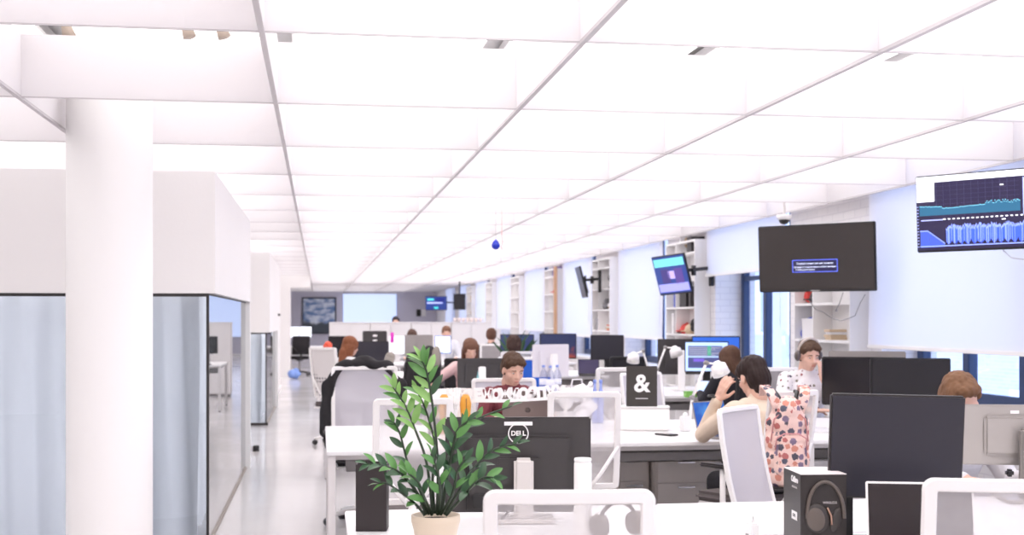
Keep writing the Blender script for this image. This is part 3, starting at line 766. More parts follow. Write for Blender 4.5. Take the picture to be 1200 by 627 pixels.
# ============================================================ front bench: things
# --- the plant
x, y = XY(510.5, 3.94)
pl = thing('potted_plant', 'green zamioculcas plant in a cream pot on the front desk', 'plant', (x, y, .75))
potm = mat('cream_pot', (222,205,184), .45, var=.03)
MB().lathe([(.0, 0), (.052, 0), (.056, .01), (.068, .10), (.0755, .128), (.0755, .146), (.070, .146), (.066, .125), (.0, .12)], (0, 0, 0), potm, 48).build('pot', parent=pl)
MB().lathe([(0, .121), (.066, .124), (.05, .132), (0, .136)], (0, 0, 0), mat('soil', (62,48,38), .95, bump=.6, bscale=120), 24).build('soil', parent=pl)
leafs = [mat('leaf_dark', (58,92,62), .34, var=.25, scale=20), mat('leaf_mid', (92,144,76), .35, var=.2, scale=20), mat('leaf_light', (140,186,104), .38, var=.18, scale=20)]
stemm = mat('plant_stem', (52,66,50), .5, var=.3, scale=40)
def leaf(mb, base, d, nrm, L, W, m):
    d = Vector(d).normalized(); n = Vector(nrm); n = (n-d*n.dot(d)).normalized(); sd = d.cross(n)
    b = bmesh.new(); rows = []
    for j in range(8):
        u = j/7; wdt = W*(sin(pi*min(1, u*.93+.04))**.75)*(1-.15*u) if 0 < j < 7 else W*.05
        cn = Vector(base)+d*L*u + n*(.12*L*sin(pi*u*.6)-.16*L*u*u)
        rows.append([b.verts.new(cn+sd*wdt*.5*k + n*abs(k)*wdt*.13) for k in (-1, -.5, 0, .5, 1)])
    for a, c in zip(rows, rows[1:]):
        for k in range(4): b.faces.new((a[k], a[k+1], c[k+1], c[k]))
    mb._merge(b, None, m, True)
def frond(pts, nl, L0, W0, mats, seed, start=.3, r0=.007, face=None):
    rnd = random.Random(seed); P_ = [Vector(p) for p in pts]
    # smooth curve through points
    cur = []
    for i in range(len(P_)-1):
        p0 = P_[max(0, i-1)]; p1 = P_[i]; p2 = P_[i+1]; p3 = P_[min(len(P_)-1, i+2)]
        for k in range(8):
            t = k/8; cur.append(.5*((2*p1)+(-p0+p2)*t+(2*p0-5*p1+4*p2-p3)*t*t+(-p0+3*p1-3*p2+p3)*t*t*t))
    cur.append(P_[-1])
    mb = MB(); mb.tube(cur, lambda u: r0*.62*(1-.6*u)+.0010, stemm, 8)
    N = len(cur)-1
    fv = Vector(face or (0, -1, .25)).normalized()
    for i in range(nl):
        u = start+(1-start)*i/(nl-1); k = min(N-1, int(u*N)); p = cur[k].lerp(cur[k+1], u*N-k); tg = (cur[k+1]-cur[k]).normalized()
        sd = tg.cross(fv).normalized()*(1 if i % 2 else -1)
        dr = (sd*.85 + tg*(.95+.3*u) + fv*rnd.uniform(-.5, .5))
        if i == nl-1: dr = tg+fv*.1
        s = (.72+.55*sin(pi*min(1, .2+u*.75)))*rnd.uniform(.85, 1.12)
        leaf(mb, p, dr, fv+sd*rnd.uniform(-1.3, .5)+Vector((0, 0, .4)), L0*s, W0*s, mats[min(len(mats)-1, int(rnd.random()*len(mats)))])
    mb.build('frond', parent=pl)
def pp(px, py, off=0.0):   # a point of the plant, measured in the plane of the pot
    xx, yy = XY(px, 3.94+off); return (xx-x, yy-y, (ZP(py, 3.94+off)-.75-.14)*(.955 if py < 560 else 1)+.14)
Ld, Lm, Ll = leafs
frond([pp(512, 602), pp(513, 540), pp(507, 470, -.02), pp(500, 428, -.03), pp(494, 414, -.03)], 12, 0.0620, 0.0218, [Lm, Ll, Lm, Ld], 1, .52, .006)
frond([pp(507, 602), pp(500, 540), pp(487, 500, .03), pp(474, 468, .04), pp(460, 446, .04)], 11, 0.0560, 0.0202, [Ll, Lm, Ll], 2, .5, .006)
frond([pp(503, 603), pp(490, 570), pp(478, 540, .05), pp(469, 505, .06), pp(462, 490, .06)], 8, 0.0520, 0.0202, [Lm, Ld, Lm], 3, .48, .006)
frond([pp(500, 603), pp(487, 575), pp(470, 553, -.05), pp(450, 543, -.08), pp(430, 540, -.10)], 12, 0.0520, 0.0218, [Ld, Ld, Lm], 4, .22, .008, (0, -1, .6))
frond([pp(498, 604), pp(486, 590), pp(468, 576, -.08), pp(452, 566, -.1), pp(443, 567, -.1)], 7, 0.0450, 0.0185, [Ld, Ld, Lm], 5, .25, .006, (0, -1, .8))
frond([pp(517, 602), pp(524, 560), pp(530, 525, -.04), pp(536, 500, -.05), pp(548, 488, -.05)], 11, 0.0560, 0.0210, [Ld, Lm, Ld], 6, .3, .009)
frond([pp(521, 603), pp(540, 572), pp(556, 545, .05), pp(578, 524, .06), pp(606, 516, .05)], 12, 0.0540, 0.0202, [Ld, Lm, Ld], 7, .3, .007)
frond([pp(522, 604), pp(540, 585), pp(553, 570, -.1), pp(566, 560, -.13), pp(578, 557, -.14)], 9, 0.0560, 0.0235, [Ld, Lm, Ld], 8, .3, .007, (0, -1, .6))
frond([pp(515, 602), pp(520, 555, .05), pp(533, 515, .09), pp(556, 488, .1), pp(600, 470, .1)], 8, 0.0500, 0.0202, [Ld, Ld, Lm], 9, .45, .007)
frond([pp(509, 602), pp(507, 560, .02), pp(510, 520, .05), pp(500, 478, .06), pp(489, 452, .05)], 10, 0.0580, 0.0210, [Ll, Lm, Ll], 10, .5, .006)
frond([pp(513, 603), pp(516, 575, -.05), pp(512, 548, -.07), pp(505, 528, -.08)], 7, 0.0500, 0.0210, [Ld, Lm, Ld], 11, .3, .007)
frond([pp(516, 603), pp(530, 580, -.03), pp(536, 550, -.05), pp(545, 535, -.05)], 7, 0.0500, 0.0202, [Ld, Ld, Lm], 12, .3, .007)
frond([pp(506, 603), pp(498, 585, -.06), pp(490, 565, -.08), pp(478, 552, -.08)], 7, 0.0500, 0.0210, [Ld, Ld, Lm], 13, .3, .007)

# --- black tall bag
bagm = mat('black_card', (46,38,40), .5, var=.05)
paper_bag('tall black bag standing open left of the potted plant', P(436.5, 4.55, .751), R(-8), .108, .10, .235, bagm)
# --- Dell monitor seen from behind
def back_logo(t, lg, M, z=.07, r=1., label_strip=True):
    # logo sits on the back of the casing (local +Y side) and reads from there
    K = M @ Matrix.Translation((0, .0405, z)) @ Matrix.Rotation(pi, 4, 'Z') @ Matrix.Scale(r, 4)
    lg.bm.transform(K); lg.build('logo', parent=t)
res = monitor('large dark monitor seen from behind with a light stand, right of the plant', 607, 4.80, .545, .355, .775, pi-TH+.03, body=dark, stand=None, logo='DELL')
t, lg, M = res
back_logo(t, lg, M, .119, 1.3)
bb = MB().box((0, .0405, .156), (.105, .002, .014), white); bb.bm.transform(M); bb.build('sticker', parent=t)
MB().box((-.018, .085, .12), (.072, .055, .23), mat('light_grey_plastic', (214,208,205), .4), .012, seg=3).box((-.018, .06, .17), (.05, .06, .05), dark).build('stand_neck', parent=t)
MB().box((-.018, .06, .008), (.23, .19, .014), mat('light_grey_plastic'), .006).build('stand_base', parent=t)
bb = MB().box((-.13, .0395, -.135), (.09, .006, .045), black, .003).box((.11, .0395, -.13), (.12, .006, .055), black, .003).b2(.19, .195, .0, .046, -.165, .0, black); bb.bm.transform(M); bb.build('port_cover', parent=t)
MB().tube([(.0, .06, .12), (.03, .10, .05), (.07, .12, .01), (.12, .2, .01)], .004, black, 8).build('power_cable', parent=t)
# white canister in front of it
t = thing('canister', 'tall white plastic canister standing right of the dark monitor\'s stand', 'canister', P(683, 4.35, .751))
MB().lathe([(0, 0), (.029, 0), (.031, .006), (.030, .255), (.027, .262), (0, .263)], (0, 0, 0), plast, 32).build('body', parent=t)
MB().lathe([(.0, .263), (.0285, .262), (.030, .268), (.0285, .274), (0, .276)], (0, 0, 0), white, 32).build('lid', parent=t)
# --- near chairs
c0 = make_chair('white mesh office chair nearest the viewer, left of the headphone box', w=.405, h=.56, fw=.034, arms=False)
xx, yy = XY(683, 3.0); put(c0, (xx, yy+.30, 0), R(-6))
xx, yy = XY(1213, 3.2)
c1 = copy_tree(c0, (xx, yy+.30, 0.0), R(-14), 'white mesh office chair cut by the right picture edge')
# --- black flat monitor, seen from the front
mm = mat('matt_black_screen', (44,42,52), .35)
xx, yy = XY(1050, 4.2)
monitor('black monitor facing the viewer behind the headphone box', 1050, 4.2, .435, .345, .905, face_cam(1050)+R(14), body=dark, screen=mm, stand=None, roll=R(1.2), tilt=R(4), bez=.006)
t = bpy.data.objects[[o.name for o in bpy.data.objects if o.get('label') == 'black monitor facing the viewer behind the headphone box'][0]]
MB().box((-.155, .08, .12), (.06, .04, .24), black, .008).box((0, .06, .24), (.34, .03, .05), black, .008).box((-.10, .05, .008), (.22, .2, .014), black, .006).build('stand', parent=t)
# --- headphone box
t = thing('headphone_box', 'black headphone carton with white lettering on the front desk', 'box', P(961, 4.12, .751), face_cam(955)+R(17))
bx = mat('black_carton', (44,38,37), .42, var=.04)
MB().box((0.012, .10, .1225), (.150, .20, .245), bx, .002).build('carton', parent=t)
MB().box((.012, .10, .2465), (.150, .20, .002), mat('grey_card', (226,218,218), .6)).build('top_flap', parent=t)
tx = MB().text('WIRELESS', .011, Matrix.Translation((.032, -.0005, .155)), mat('grey_print', (196,190,188), .5), .0006)
tx.b2(-.045, -.012, -.0012, .0, .028, .032, mat('grey_print')).b2(.03, .086, -.0014, .0, .004, .022, mat('blue_print', (30,120,200), .5))
tx.build('front_print', parent=t)
Ms = Matrix.Translation((-.0635, .07, .0)) @ Matrix.Rotation(-pi/2, 4, 'Z')
tx = MB().text('Calibre', .026, Ms @ Matrix.Translation((0, 0, .222)), white, .0006, bold=.0012).text('HEADPHONES', .009, Ms @ Matrix.Translation((0, 0, .197)), mat('grey_print'), .0006)
tx.build('side_print', parent=t)
MB().box((-.0637, .07, .105), (.001, .062, .028), white).build('barcode_sticker', parent=t)
tx = MB().text('CALL', .014, Ms @ Matrix.Translation((0, -.001, .105)), black, .0006).build('sticker_print', parent=t)
hp = mat('headphone_grey', (96,86,80), .35, var=.1); hp2 = mat('headphone_dark', (58,52,50), .4)
h = MB()
h.tube([(.012-.055*cos(pi*k/20)*(1+.12*k/20)+.004*k/20, -.005, .105+.118*sin(pi*k/20)**.85) for k in range(21)], .006, hp, 8)
h.ball((-.010, -.002, .105), (.040, .010, .048), hp2, 24, rot=(0, R(-12), 0)).ball((-.016, -.009, .103), (.030, .006, .038), hp, 24, rot=(0, R(-12), 0))
h.ball((.052, -.001, .10), (.018, .007, .040), hp2, 20, rot=(0, R(16), 0))
h.tube([(.022, -.006, .14), (.034, -.008, .115), (.036, -.008, .085)], .003, mat('copper_line', (190,150,130), .3, .5), 6)
h.build('headphone_picture', parent=t)
# --- laptop front right
pinkm = mat('dark_laptop_screen', (38,30,32), .1)
lap = laptop('open laptop with a black screen partly behind the right chair', 1080, 4.0, .33, face_cam(1075)+R(10), 101, body=plast, screen=pinkm, h=.222)
# --- silver Dell monitor seen from behind
silm = mat('brushed_silver', (176,170,166), .35, .35, var=.02)
res = monitor('silver monitor seen from behind at the right picture edge', 1217, 5.3, .62, .25, .892, pi-TH-.12, body=silm, stand=None, logo='DELL')
t, lg, M = res
MB().box((.04, .085, .15), (.115, .05, .30), mat('stand_silver', (140,134,130), .4, .4), .01, seg=3).build('stand_neck', parent=t)
MB().box((.04, .06, .008), (.25, .2, .014), silm, .006).build('stand_base', parent=t)
MB().text('DELL', .027, Matrix.Translation((.04, .1115, .262)) @ Matrix.Rotation(pi, 4, 'Z'), dark, .0008, bold=.0006).tube([(.04+.033*cos(2*pi*k/32), .1115, .262+.033*sin(2*pi*k/32)) for k in range(32)], .0022, dark, 6, True).build('logo', parent=t)
lg.bm.free()
bb = MB().box((.10, .0205, .095), (.035, .002, .014), white); bb.bm.transform(M); bb.build('sticker', parent=t)
MB().box((.13, .055, .115), (.03, .04, .03), black, .008).build('cable_clip', parent=t)
# --- small things on the front bench
t = thing('power_adapter', 'white power adapter with cable on the front desk', 'adapter', P(881, 4.25, .751), R(10))
MB().box((0, 0, .035), (.034, .045, .07), white, .006).build('adapter_body', parent=t)
MB().tube([(0, 0, .07), (.005, 0, .09), (.025, .03, .06), (.05, .1, .004), (.06, .35, .004)], .0022, white, 6).build('cable', parent=t)
MB().box((-.0175, 0, .028), (.001, .02, .014), gplast).build('print', parent=t)
t = thing('black_cable', 'thin black cable lying on the desk beside the headphone box', 'cable', (0, 0, .753))
a = P(888, 4.3, 0); b_ = P(924, 4.3, 0); c_ = P(1000, 4.25, 0); e_ = P(1035, 4.15, 0)
MB().tube([Vector(a), Vector(b_)+Vector((0, .01, 0)), Vector(c_), Vector(e_)+Vector((0, .02, 0))], .0028, black, 8).build('cord', parent=t)
t = thing('black_cable', 'bent black wire rising from the desk edge beside the nearest chair', 'cable', P(786, 3.75, .753))
MB().tube([(-.01, 0, .0), (-.012, 0, .035), (.0, 0, .05), (.02, -.02, .03), (.045, -.04, .006), (.08, -.1, .004)], .0025, black, 8).build('cord', parent=t)
t = thing('pump_bottle', 'clear white pump bottle right of the nearest chair back', 'bottle', P(768, 4.3, .751))
clearp = mat('cloudy_plastic', (226,226,230), .25)
MB().lathe([(0, 0), (.022, 0), (.024, .006), (.024, .07), (.012, .088), (.010, .092), (0, .093)], (0, 0, 0), clearp, 24).build('bottle_body', parent=t)
MB().cone((0, 0, .092), (0, 0, .112), .007, .006, white, 12).box((-.012, 0, .116), (.04, .012, .01), white, .003).build('pump', parent=t)
t = thing('earphones', 'white coiled earphones on the desk behind the nearest chair mesh', 'earphones', P(722, 4.2, .753))
MB().tube([(.06*cos(k*.5)*(1+.1*sin(k)), .04*sin(k*.5), .003+.0006*k) for k in range(30)], .002, white, 6).ball((.075, .01, .01), .01, white, 12).build('cord', parent=t)
t = thing('headphones', 'grey headphones lying on the desk seen through the nearest chair mesh', 'headphones', P(728, 4.3, .755), R(20))
MB().tube([(.075*cos(pi*k/14), .02, .075*sin(pi*k/14)+.05) for k in range(15)], .007, hp2, 8).build('headband', parent=t)
for s in (-1, 1):
    MB().lathe([(0, -.02), (.036, -.02), (.04, -.01), (.04, .012), (.03, .018), (0, .018)], (0, 0, 0), hp, 24).build('ear_cup', parent=t, loc=(s*.072, .02, .05))
for o in bpy.data.objects:
    if o.parent == t and o.name.startswith('ear_cup'): o.rotation_euler = (0, pi/2, 0)
t = thing('paper_sheets', 'loose white papers on the front desk under the plant', 'papers', P(560, 4.2, .7515), R(12))
MB().box((0, 0, .001), (.21, .29, .002), white).build('sheet', parent=t); MB().box((.02, .02, .003), (.21, .29, .001), white, rot=(0, 0, .2)).build('sheet', parent=t)
# --- middle chairs
c = copy_tree(c0, P(476, 6.72), R(3), 'white mesh office chair behind the potted plant')
xx, yy = XY(683, 7.22)
c = copy_tree(c0, (xx, yy+.1, 0), R(-6), 'white mesh office chair behind the dark monitor, dark seat showing')
mesh_l = mesh_solid
tc_ = make_chair('empty white chair with a dense lilac-grey back, left of the backpack', mesh=mesh_solid, w=.44, h=.545, arms=False, fw=.024)
xx, yy = XY(886, 6.0); put(tc_, (xx+.14, yy-.16, .0), R(180+58))
tc_.rotation_euler.z = R(-133)
# ============================================================ second bench
def room(px, d): x, y = XY(px, d); return x, y
t, Mh = person('person', 'person with dark hair in a beige coat leaning on a hand over a blue laptop', (2.58, 7.05, 0), R(14), hair=(44,30,28), style='back', shirt=(222,202,182), pants=(34,32,38),
    lean=18, look=(2, 22, 0), armL=(Vector((-.16, .50, .795)), Vector((-.15, .34, 1.02)), Vector((.2, -.45, 1)), Vector((1, .2, 0)), .6), armR='type', near=True, seat=.50)
w_ = MB().tube([( -.167+.03*cos(k), .37+.03*sin(k), 1.035+.004*sin(k)) for k in [2*pi*i/16 for i in range(16)]], .006, black, 6, True).build('wristband', parent=t)
wc = make_chair('white mesh office chair on which the person in the beige coat sits', w=.405, h=.56, fw=.034, arms=True); put(wc, (2.47, 7.05, 0), R(28))
# backpack
pk = blobs('owl_print_cloth', (240,206,196), [(92,92,108), (190,112,108), (132,114,138), (212,142,124), (84,80,92)], 25, .47)
t = thing('backpack', 'pink backpack with an owl print hanging on the chair back', 'backpack', (2.50, 6.60, 0), R(-8), tilt=0)
b = MB(); 
for z, hw in ((.66, .115), (.74, .125), (.84, .12), (.94, .11), (1.0, .085)):
    b.ball((0, 0, z), (hw, .085, .085), n=20)
b.box((0, .0, .82), (.235, .155, .40), bev=.065, seg=4)
b.meld(.009, 8, pk); b.build('pack_body', parent=t)
b = MB(); b.box((0, -.07, .75), (.19, .06, .2), bev=.028, seg=3); b.ball((0, -.07, .845), (.09, .03, .03)); b.meld(.008, 4, pk); b.build('front_pocket', parent=t)
MB().tube([(-.085, -.088, .80), (-.08, -.098, .86), (-.04, -.096, .885), (.04, -.096, .885), (.08, -.098, .86), (.085, -.088, .80)], .004, mat('pink_piping', (214,150,150), .6), 6).tube([(-.1, -.05, .84), (-.085, -.055, .96), (0, -.06, 1.035), (.085, -.055, .96), (.1, -.05, .84)], .004, mat('pink_piping'), 6).build('zip', parent=t)
for s in (-1, 1):
    pts_ = [(s*.055, -.03, .99), (s*.068, -.045, 1.03), (s*.085, -.035, 1.08), (s*.10, .02, 1.12), (s*.105, .09, 1.13), (s*.10, .13, 1.08)]
    b = MB()
    for p, q in zip(pts_, pts_[1:]):
        for o in (-.02, 0, .02): b.cap((p[0]+o, p[1], p[2]), (q[0]+o, q[1], q[2]), .009)
    b.meld(.006, 2, pk); b.build('shoulder_strap', parent=t)
    MB().tube([(s*.02, -.02, .99), (s*.035, -.03, 1.05), (s*.06, .03, 1.10), (s*.065, .10, 1.10)], .012, black, 8).build('black_strap', parent=t)
MB().box((0, -.01, .585), (.2, .12, .02), mat('dark_plastic'), .008).build('base_panel', parent=t)
# blue laptop
def wave_screen():
    m = bpy.data.materials.new('blue_desktop'); m.use_nodes = True; nt = m.node_tree; b = nt.nodes['Principled BSDF']; b.inputs['Roughness'].default_value = .2
    tc = nt.nodes.new('ShaderNodeTexCoord'); n = nt.nodes.new('ShaderNodeTexNoise'); n.inputs['Scale'].default_value = 6; nt.links.new(tc.outputs['Object'], n.inputs['Vector'])
    cr = nt.nodes.new('ShaderNodeValToRGB'); cr.color_ramp.elements[0].position = .4; cr.color_ramp.elements[0].color = (*lin((18,84,190)), 1); cr.color_ramp.elements[1].position = .62; cr.color_ramp.elements[1].color = (*lin((70,160,235)), 1)
    nt.links.new(n.outputs['Fac'], cr.inputs[0]); nt.links.new(cr.outputs[0], b.inputs['Emission Color']); b.inputs['Emission Strength'].default_value = .9; b.inputs['Base Color'].default_value = (.01, .02, .04, 1)
    MATS['blue_desktop'] = m; return m
laptop('silver laptop with a blue desktop picture in front of the person in beige', 837, 8.12, .31, R(33), 104, body=silver, screen=wave_screen(), h=.215)
# white box with ampersand bag
t = thing('white_box', 'white box on the desk under the black ampersand bag', 'box', P(754, 8.58, .751), face_cam(754))
MB().box((0, 0, .078), (.345, .16, .155), plast, .01).build('box_body', parent=t); MB().box((0, 0, .156), (.35, .165, .01), white, .004).build('lid', parent=t)
dk_bag = mat('charcoal_paper', (58,53,50), .6, var=.03)
paper_bag('large black paper bag with a white ampersand standing on the white box', P(752, 8.58, .913), face_cam(752), .205, .10, .265, dk_bag, True, 'black ampersand bags')
# mirror letter sign
t = thing('letter_sign', 'curved strip of white mirror-image letters in front of the man with the laptop', 'sign', P(592, 8.45, 0), face_cam(592))
lets = 'ЧИЗЕМОЖИОЯПУХ'
n = len(lets)
st = MB()
def szz(u): return 1.018 + .026*(u**3)*.8 - .012*(u*u)*(-1 if u > 0 else 0) + (.010 if u < -.6 else 0)
st.grid(30, 1, lambda u, v: ((u-.5)*.80, 0, .945+.02*v+.05*max(0, (u-.45))**1.3), white, False)
o = st.build('strip', parent=t); md = o.modifiers.new('s', 'SOLIDIFY'); md.thickness = .03; md.offset = 0
for i, ch in enumerate(lets):
    u = (i+.5)/n
    MB().text(ch, .086, Matrix.Translation(((u-.5)*.78, 0, .994+.05*max(0, (u-.45))**1.3+.003*sin(i*2.3))) @ Matrix.Rotation(R(4*sin(i*1.7)), 4, 'Y'), white, .012, bold=.007).build('letter', parent=t)
for xx in (-.30, .40): MB().b2(xx-.012, xx+.012, -.012, .012, .751, .955, white, .003).build('post', parent=t)
# amber pieces with white reeds
amb = mat('amber_wood', (214,150,52), .35, var=.2, scale=25)
for px, lab in ((520.5, 'left one of two amber wooden vases under the letter sign'), (545.5, 'right one of two amber wooden vases under the letter sign')):
    t = thing('amber_vase', lab, 'vase', P(px, 8.3, .751), 0, 'amber wooden vases')
    b = MB().lathe([(0, 0), (.03, 0), (.034, .01), (.028, .06), (.034, .14), (.038, .19), (.030, .235), (.018, .255), (.014, .25), (0, .2)], (0, 0, 0), amb, 28); b.build('vase_body', parent=t)
    MB().tube([(.0, -.036, .04), (.002, -.041, .15), (0, -.036, .23)], .003, mat('dark_amber', (130,84,34), .4), 6).build('seam', parent=t)
t = thing('reed_bundle', 'white reeds in a slim white holder between the amber vases', 'reeds', P(534, 8.25, .751))
MB().lathe([(0, 0), (.022, 0), (.02, .1), (.0, .1)], (0, 0, 0), white, 20).build('holder', parent=t)
for a, bx_ in ((-.014, -.03), (-.006, -.008), (.004, .01), (.012, .028)): MB().cone((a*.4, 0, .08), (bx_, 0, .30), .0035, .0045, white, 8).build('reed', parent=t)
# man behind laptop
t, Mh = person('person', 'man with short dark brown hair looking down behind the taupe laptop', (1.41, 9.40, 0), R(180), hair=(76,54,40), style='mid', shirt=(118,54,62), pants=(50,52,66), lean=10, look=(16, 22, 0), near=True, seat=.455, armL='type', armR='type')
wide = make_chair('white office chair with a rounded grey back behind the man with the laptop', mesh=mesh_solid, w=.50, h=.50, arms=False); put(wide, (1.41, 9.46, 0), R(180))
taupe = mat('taupe_lid', (118,102,98), .4, .2, var=.03)
laptop('taupe laptop seen from behind under the letter sign', 618, 8.50, .335, R(180)-TH*.5, 100, body=taupe, h=.262, mirror_back=mat('lid_logo', (84,72,70), .3))
# headphones man
fl_ = blobs('insect_print_cloth', (238,234,236), [(96,60,70), (120,112,96), (150,80,84), (74,70,90)], 24, .27)
t, Mh = person('person', 'man with headphones in a white shirt printed with small motifs, hand at his chin', (3.79, 9.66, 0), R(176), hair=(84,62,48), style='mid', shirt_m=fl_, pants=(60,64,80), lean=12, look=(8, 16, 0), armL='chin', armR='desk', near=True, seat=.545, sleeve='mid')
Wm = Matrix.Translation((3.79, 9.66, 0)) @ Matrix.Rotation(R(176), 4, 'Z') @ Mh
hpt = thing('headphones', 'grey over-ear headphones worn by the man in the printed shirt', 'headphones', Wm.to_translation())
hpt.rotation_euler = Wm.to_euler()
MB().tube([(.088*cos(pi*k/18), -.015, .018+.118*sin(pi*k/18)) for k in range(19)], lambda u: .009+.006*sin(pi*u), mat('hp_band', (196,184,178), .4), 10).build('headband', parent=hpt)
for s in (-1, 1):
    MB().ball((s*.088, -.012, .0), (.020, .036, .044), mat('hp_cup', (88,80,82), .4), 20).ball((s*.100, -.012, .0), (.014, .028, .034), hp, 20).build('ear_cup', parent=hpt)
copy_tree(c0, (3.75, 9.72, 0), R(172), 'white mesh office chair behind the man with the headphones')
# silver-monitor man
t, Mh = person('person', 'person with light brown hair bowed behind the silver monitor at right', (2.89, 5.66, 0), R(186), hair=(122,88,64), style='short', shirt=(226,222,224), pants=(60,64,80), lean=14, look=(-4, 34, 6), near=True, seat=.465)
copy_tree(c0, (2.92, 5.70, 0), R(184), 'white mesh office chair of the person behind the silver monitor')
# jacket chair
jc = make_chair('grey-backed office chair draped with a black jacket, behind the aisle desk', mesh=mesh_solid, w=.50, h=.60, arms=True, seat=blackf)
put(jc, (.345, 9.42, 0), R(180))
t = thing('jacket', 'black jacket draped over the top of the grey office chair at the aisle', 'jacket', (.345, 9.42, 0), R(180))
b = MB(); fn = chair_fn(.5, .6)
path = [fn(-.30, .08, .02), fn(-.285, .30, .03), fn(-.25, .47, .03), fn(-.17, .585, .03), fn(0, .615, .03), fn(.17, .60, .03), fn(.25, .48, .03), fn(.285, .30, .03), fn(.30, .10, .02)]
for p, q in zip(path, path[1:]): b.cap(p, q, .042)
for p in (fn(-.12, .60, .05), fn(.12, .60, .05), fn(0, .63, .06)): b.ball(p, (.11, .06, .045))
for k in (-1, 1):
    b.cap(fn(k*.27, .45, .05), fn(k*.26, .0, .06), .055, .045)
b.meld(.010, 4, blackf, disp=.014, dscale=5); b.build('cloth', parent=t)
MB().box(fn(0, .58, -.02), (.05, .004, .012), white).build('neck_tag', parent=t)
# desk things on the second bench
monitor('black switched-off monitor on the left of the pair behind the headphone box', 1012, 8.42, .54, .32, 1.245-.32, face_cam(1010)-R(6), body=black, stand='dark')
monitor('black switched-off monitor on the right of the pair, angled towards the left', 1067, 8.02, .50, .32, 1.245-.315, face_cam(1067)+R(16), body=black, stand='dark')
monitor('silver monitor top peeking out behind the pair of black monitors', 1016, 8.95, .52, .30, 1.245-.275, pi+face_cam(1010), body=silver, stand='silver')
desk_lamp('white desk lamp bent over in front of the black-clothed person', P(808, 8.85)[:2], .751, [(0, 0, .03), (.02, 0, .20), (.12, 0, .44), (.20, 0, .43)], (.25, -.4, -.9), hr=.062)
t = thing('phone', 'dark phone lying on the desk right of the white box', 'phone', P(781, 8.2, .751), R(30)); MB().box((0, 0, .005), (.075, .15, .009), dark, .004).build('body', parent=t); MB().box((0, 0, .0099), (.068, .14, .001), screen_off).build('screen', parent=t)
t = thing('tissue_box', 'small white tissue box left of the blue laptop', 'box', P(803, 8.5, .751), R(10)); MB().box((0, 0, .05), (.06, .06, .10), white, .006).build('carton', parent=t); MB().ball((0, 0, .105), (.018, .018, .02), white, 10).build('tissue', parent=t)
for i, (px, d, r, lab) in enumerate(((940, 8.75, 8, 'open magazine lying in front of the man in the printed shirt'), (958, 8.5, -14, 'white magazine nearest to the pair of black monitors'), (925, 9.0, 30, 'white notepad by the elbow of the man in the printed shirt'))):
    t = thing('magazine', lab, 'magazine', P(px, d, .751), R(r)); MB().box((0, 0, .003), (.21, .28, .006), white, .001).build('pages', parent=t); MB().box((0, 0, .0066), (.205, .275, .0012), mat('print_page', (214,212,218), .5, var=.25, scale=18)).build('cover', parent=t)
# below the second bench
ped = mat('taupe_metal', (222,214,208), .45, var=.02)
def pedestal(label, x, y, w=.42, dd=.5, h=.58, m=ped):
    t = thing('drawer_pedestal', label, 'cabinet', (x, y, 0))
    MB().box((0, 0, h/2+.02), (w, dd, h-.04), m, .006).build('body', parent=t)
    for k in range(3):
        dz = (h-.08)/3
        dr = MB().box((0, -dd/2-.006, .06+dz*(k+.5)), (w-.02, .014, dz-.01), m, .003).build('drawer', parent=t)
        MB().box((0, -dd/2-.02, .06+dz*(k+.5)+dz*.3), (.12, .012, .01), chrome, .003).build('handle', parent=dr)
    for sx in (-1, 1):
        for sy in (-1, 1): MB().cone((sx*(w/2-.04), sy*(dd/2-.05), 0), (sx*(w/2-.04), sy*(dd/2-.05), .041), .018, .018, black, 10).build('caster', parent=t)
x_, y_ = room(787, 9.0); pedestal('taupe drawer unit under the white desk left of the reading woman', x_, y_-.1)
x_, y_ = room(768, 9.0); pedestal('narrow taupe drawer unit left of the wider one under the desk', x_-.22, y_+.0, w=.22)
x_, y_ = room(962, 8.5); pedestal('white drawer unit under the desk beside the backpack', x_, y_, m=white)
t = thing('waste_basket', 'black mesh waste basket under the second desk row', 'basket', P(737, 8.6, 0))
wb = MB(); 
for k in range(28):
    a = 2*pi*k/28; wb.cone((.10*cos(a), .10*sin(a), 0), (.13*cos(a), .13*sin(a), .31), .0025, .0025, black, 5)
for z in (.005, .1, .2): wb.tube([((.10+.1*z)*cos(2*pi*k/28), (.10+.1*z)*sin(2*pi*k/28), z) for k in range(28)], .003, black, 5, True)
wb.lathe([(0, 0), (.1, 0), (.1, .006), (0, .006)], (0, 0, 0), black, 28); wb.build('wire_body', parent=t)
MB().tube([(.13*cos(2*pi*k/28), .13*sin(2*pi*k/28), .31) for k in range(28)], .008, black, 8, True).build('rim', parent=t)
t = thing('navy_box', 'dark blue box on the floor side shelf behind the headphone box', 'box', P(966, 7.9, .0), R(0)); MB().box((0, 0, .24), (.2, .3, .48), mat('navy_card', (44,44,110), .5), .005).build('carton', parent=t); MB().box((0, 0, .485), (.21, .31, .012), white, .003).build('lid', parent=t)
# chairs between bench two and three
cc = copy_tree(c0, P(714, 10.75), R(4), 'white mesh chair seen behind the ampersand bag')
cc = copy_tree(tc_, (0, 0, 0), R(-150), 'white chair turned sideways right of the ampersand bag'); cc.location = Vector(P(783, 9.62))
bk = make_chair('black office chair in front of the fourth desk row', mesh=mat('black_cloth'), frame=black, w=.46, h=.5, arms=False, seat=blackf); put(bk, P(730, 15.7), R(0))

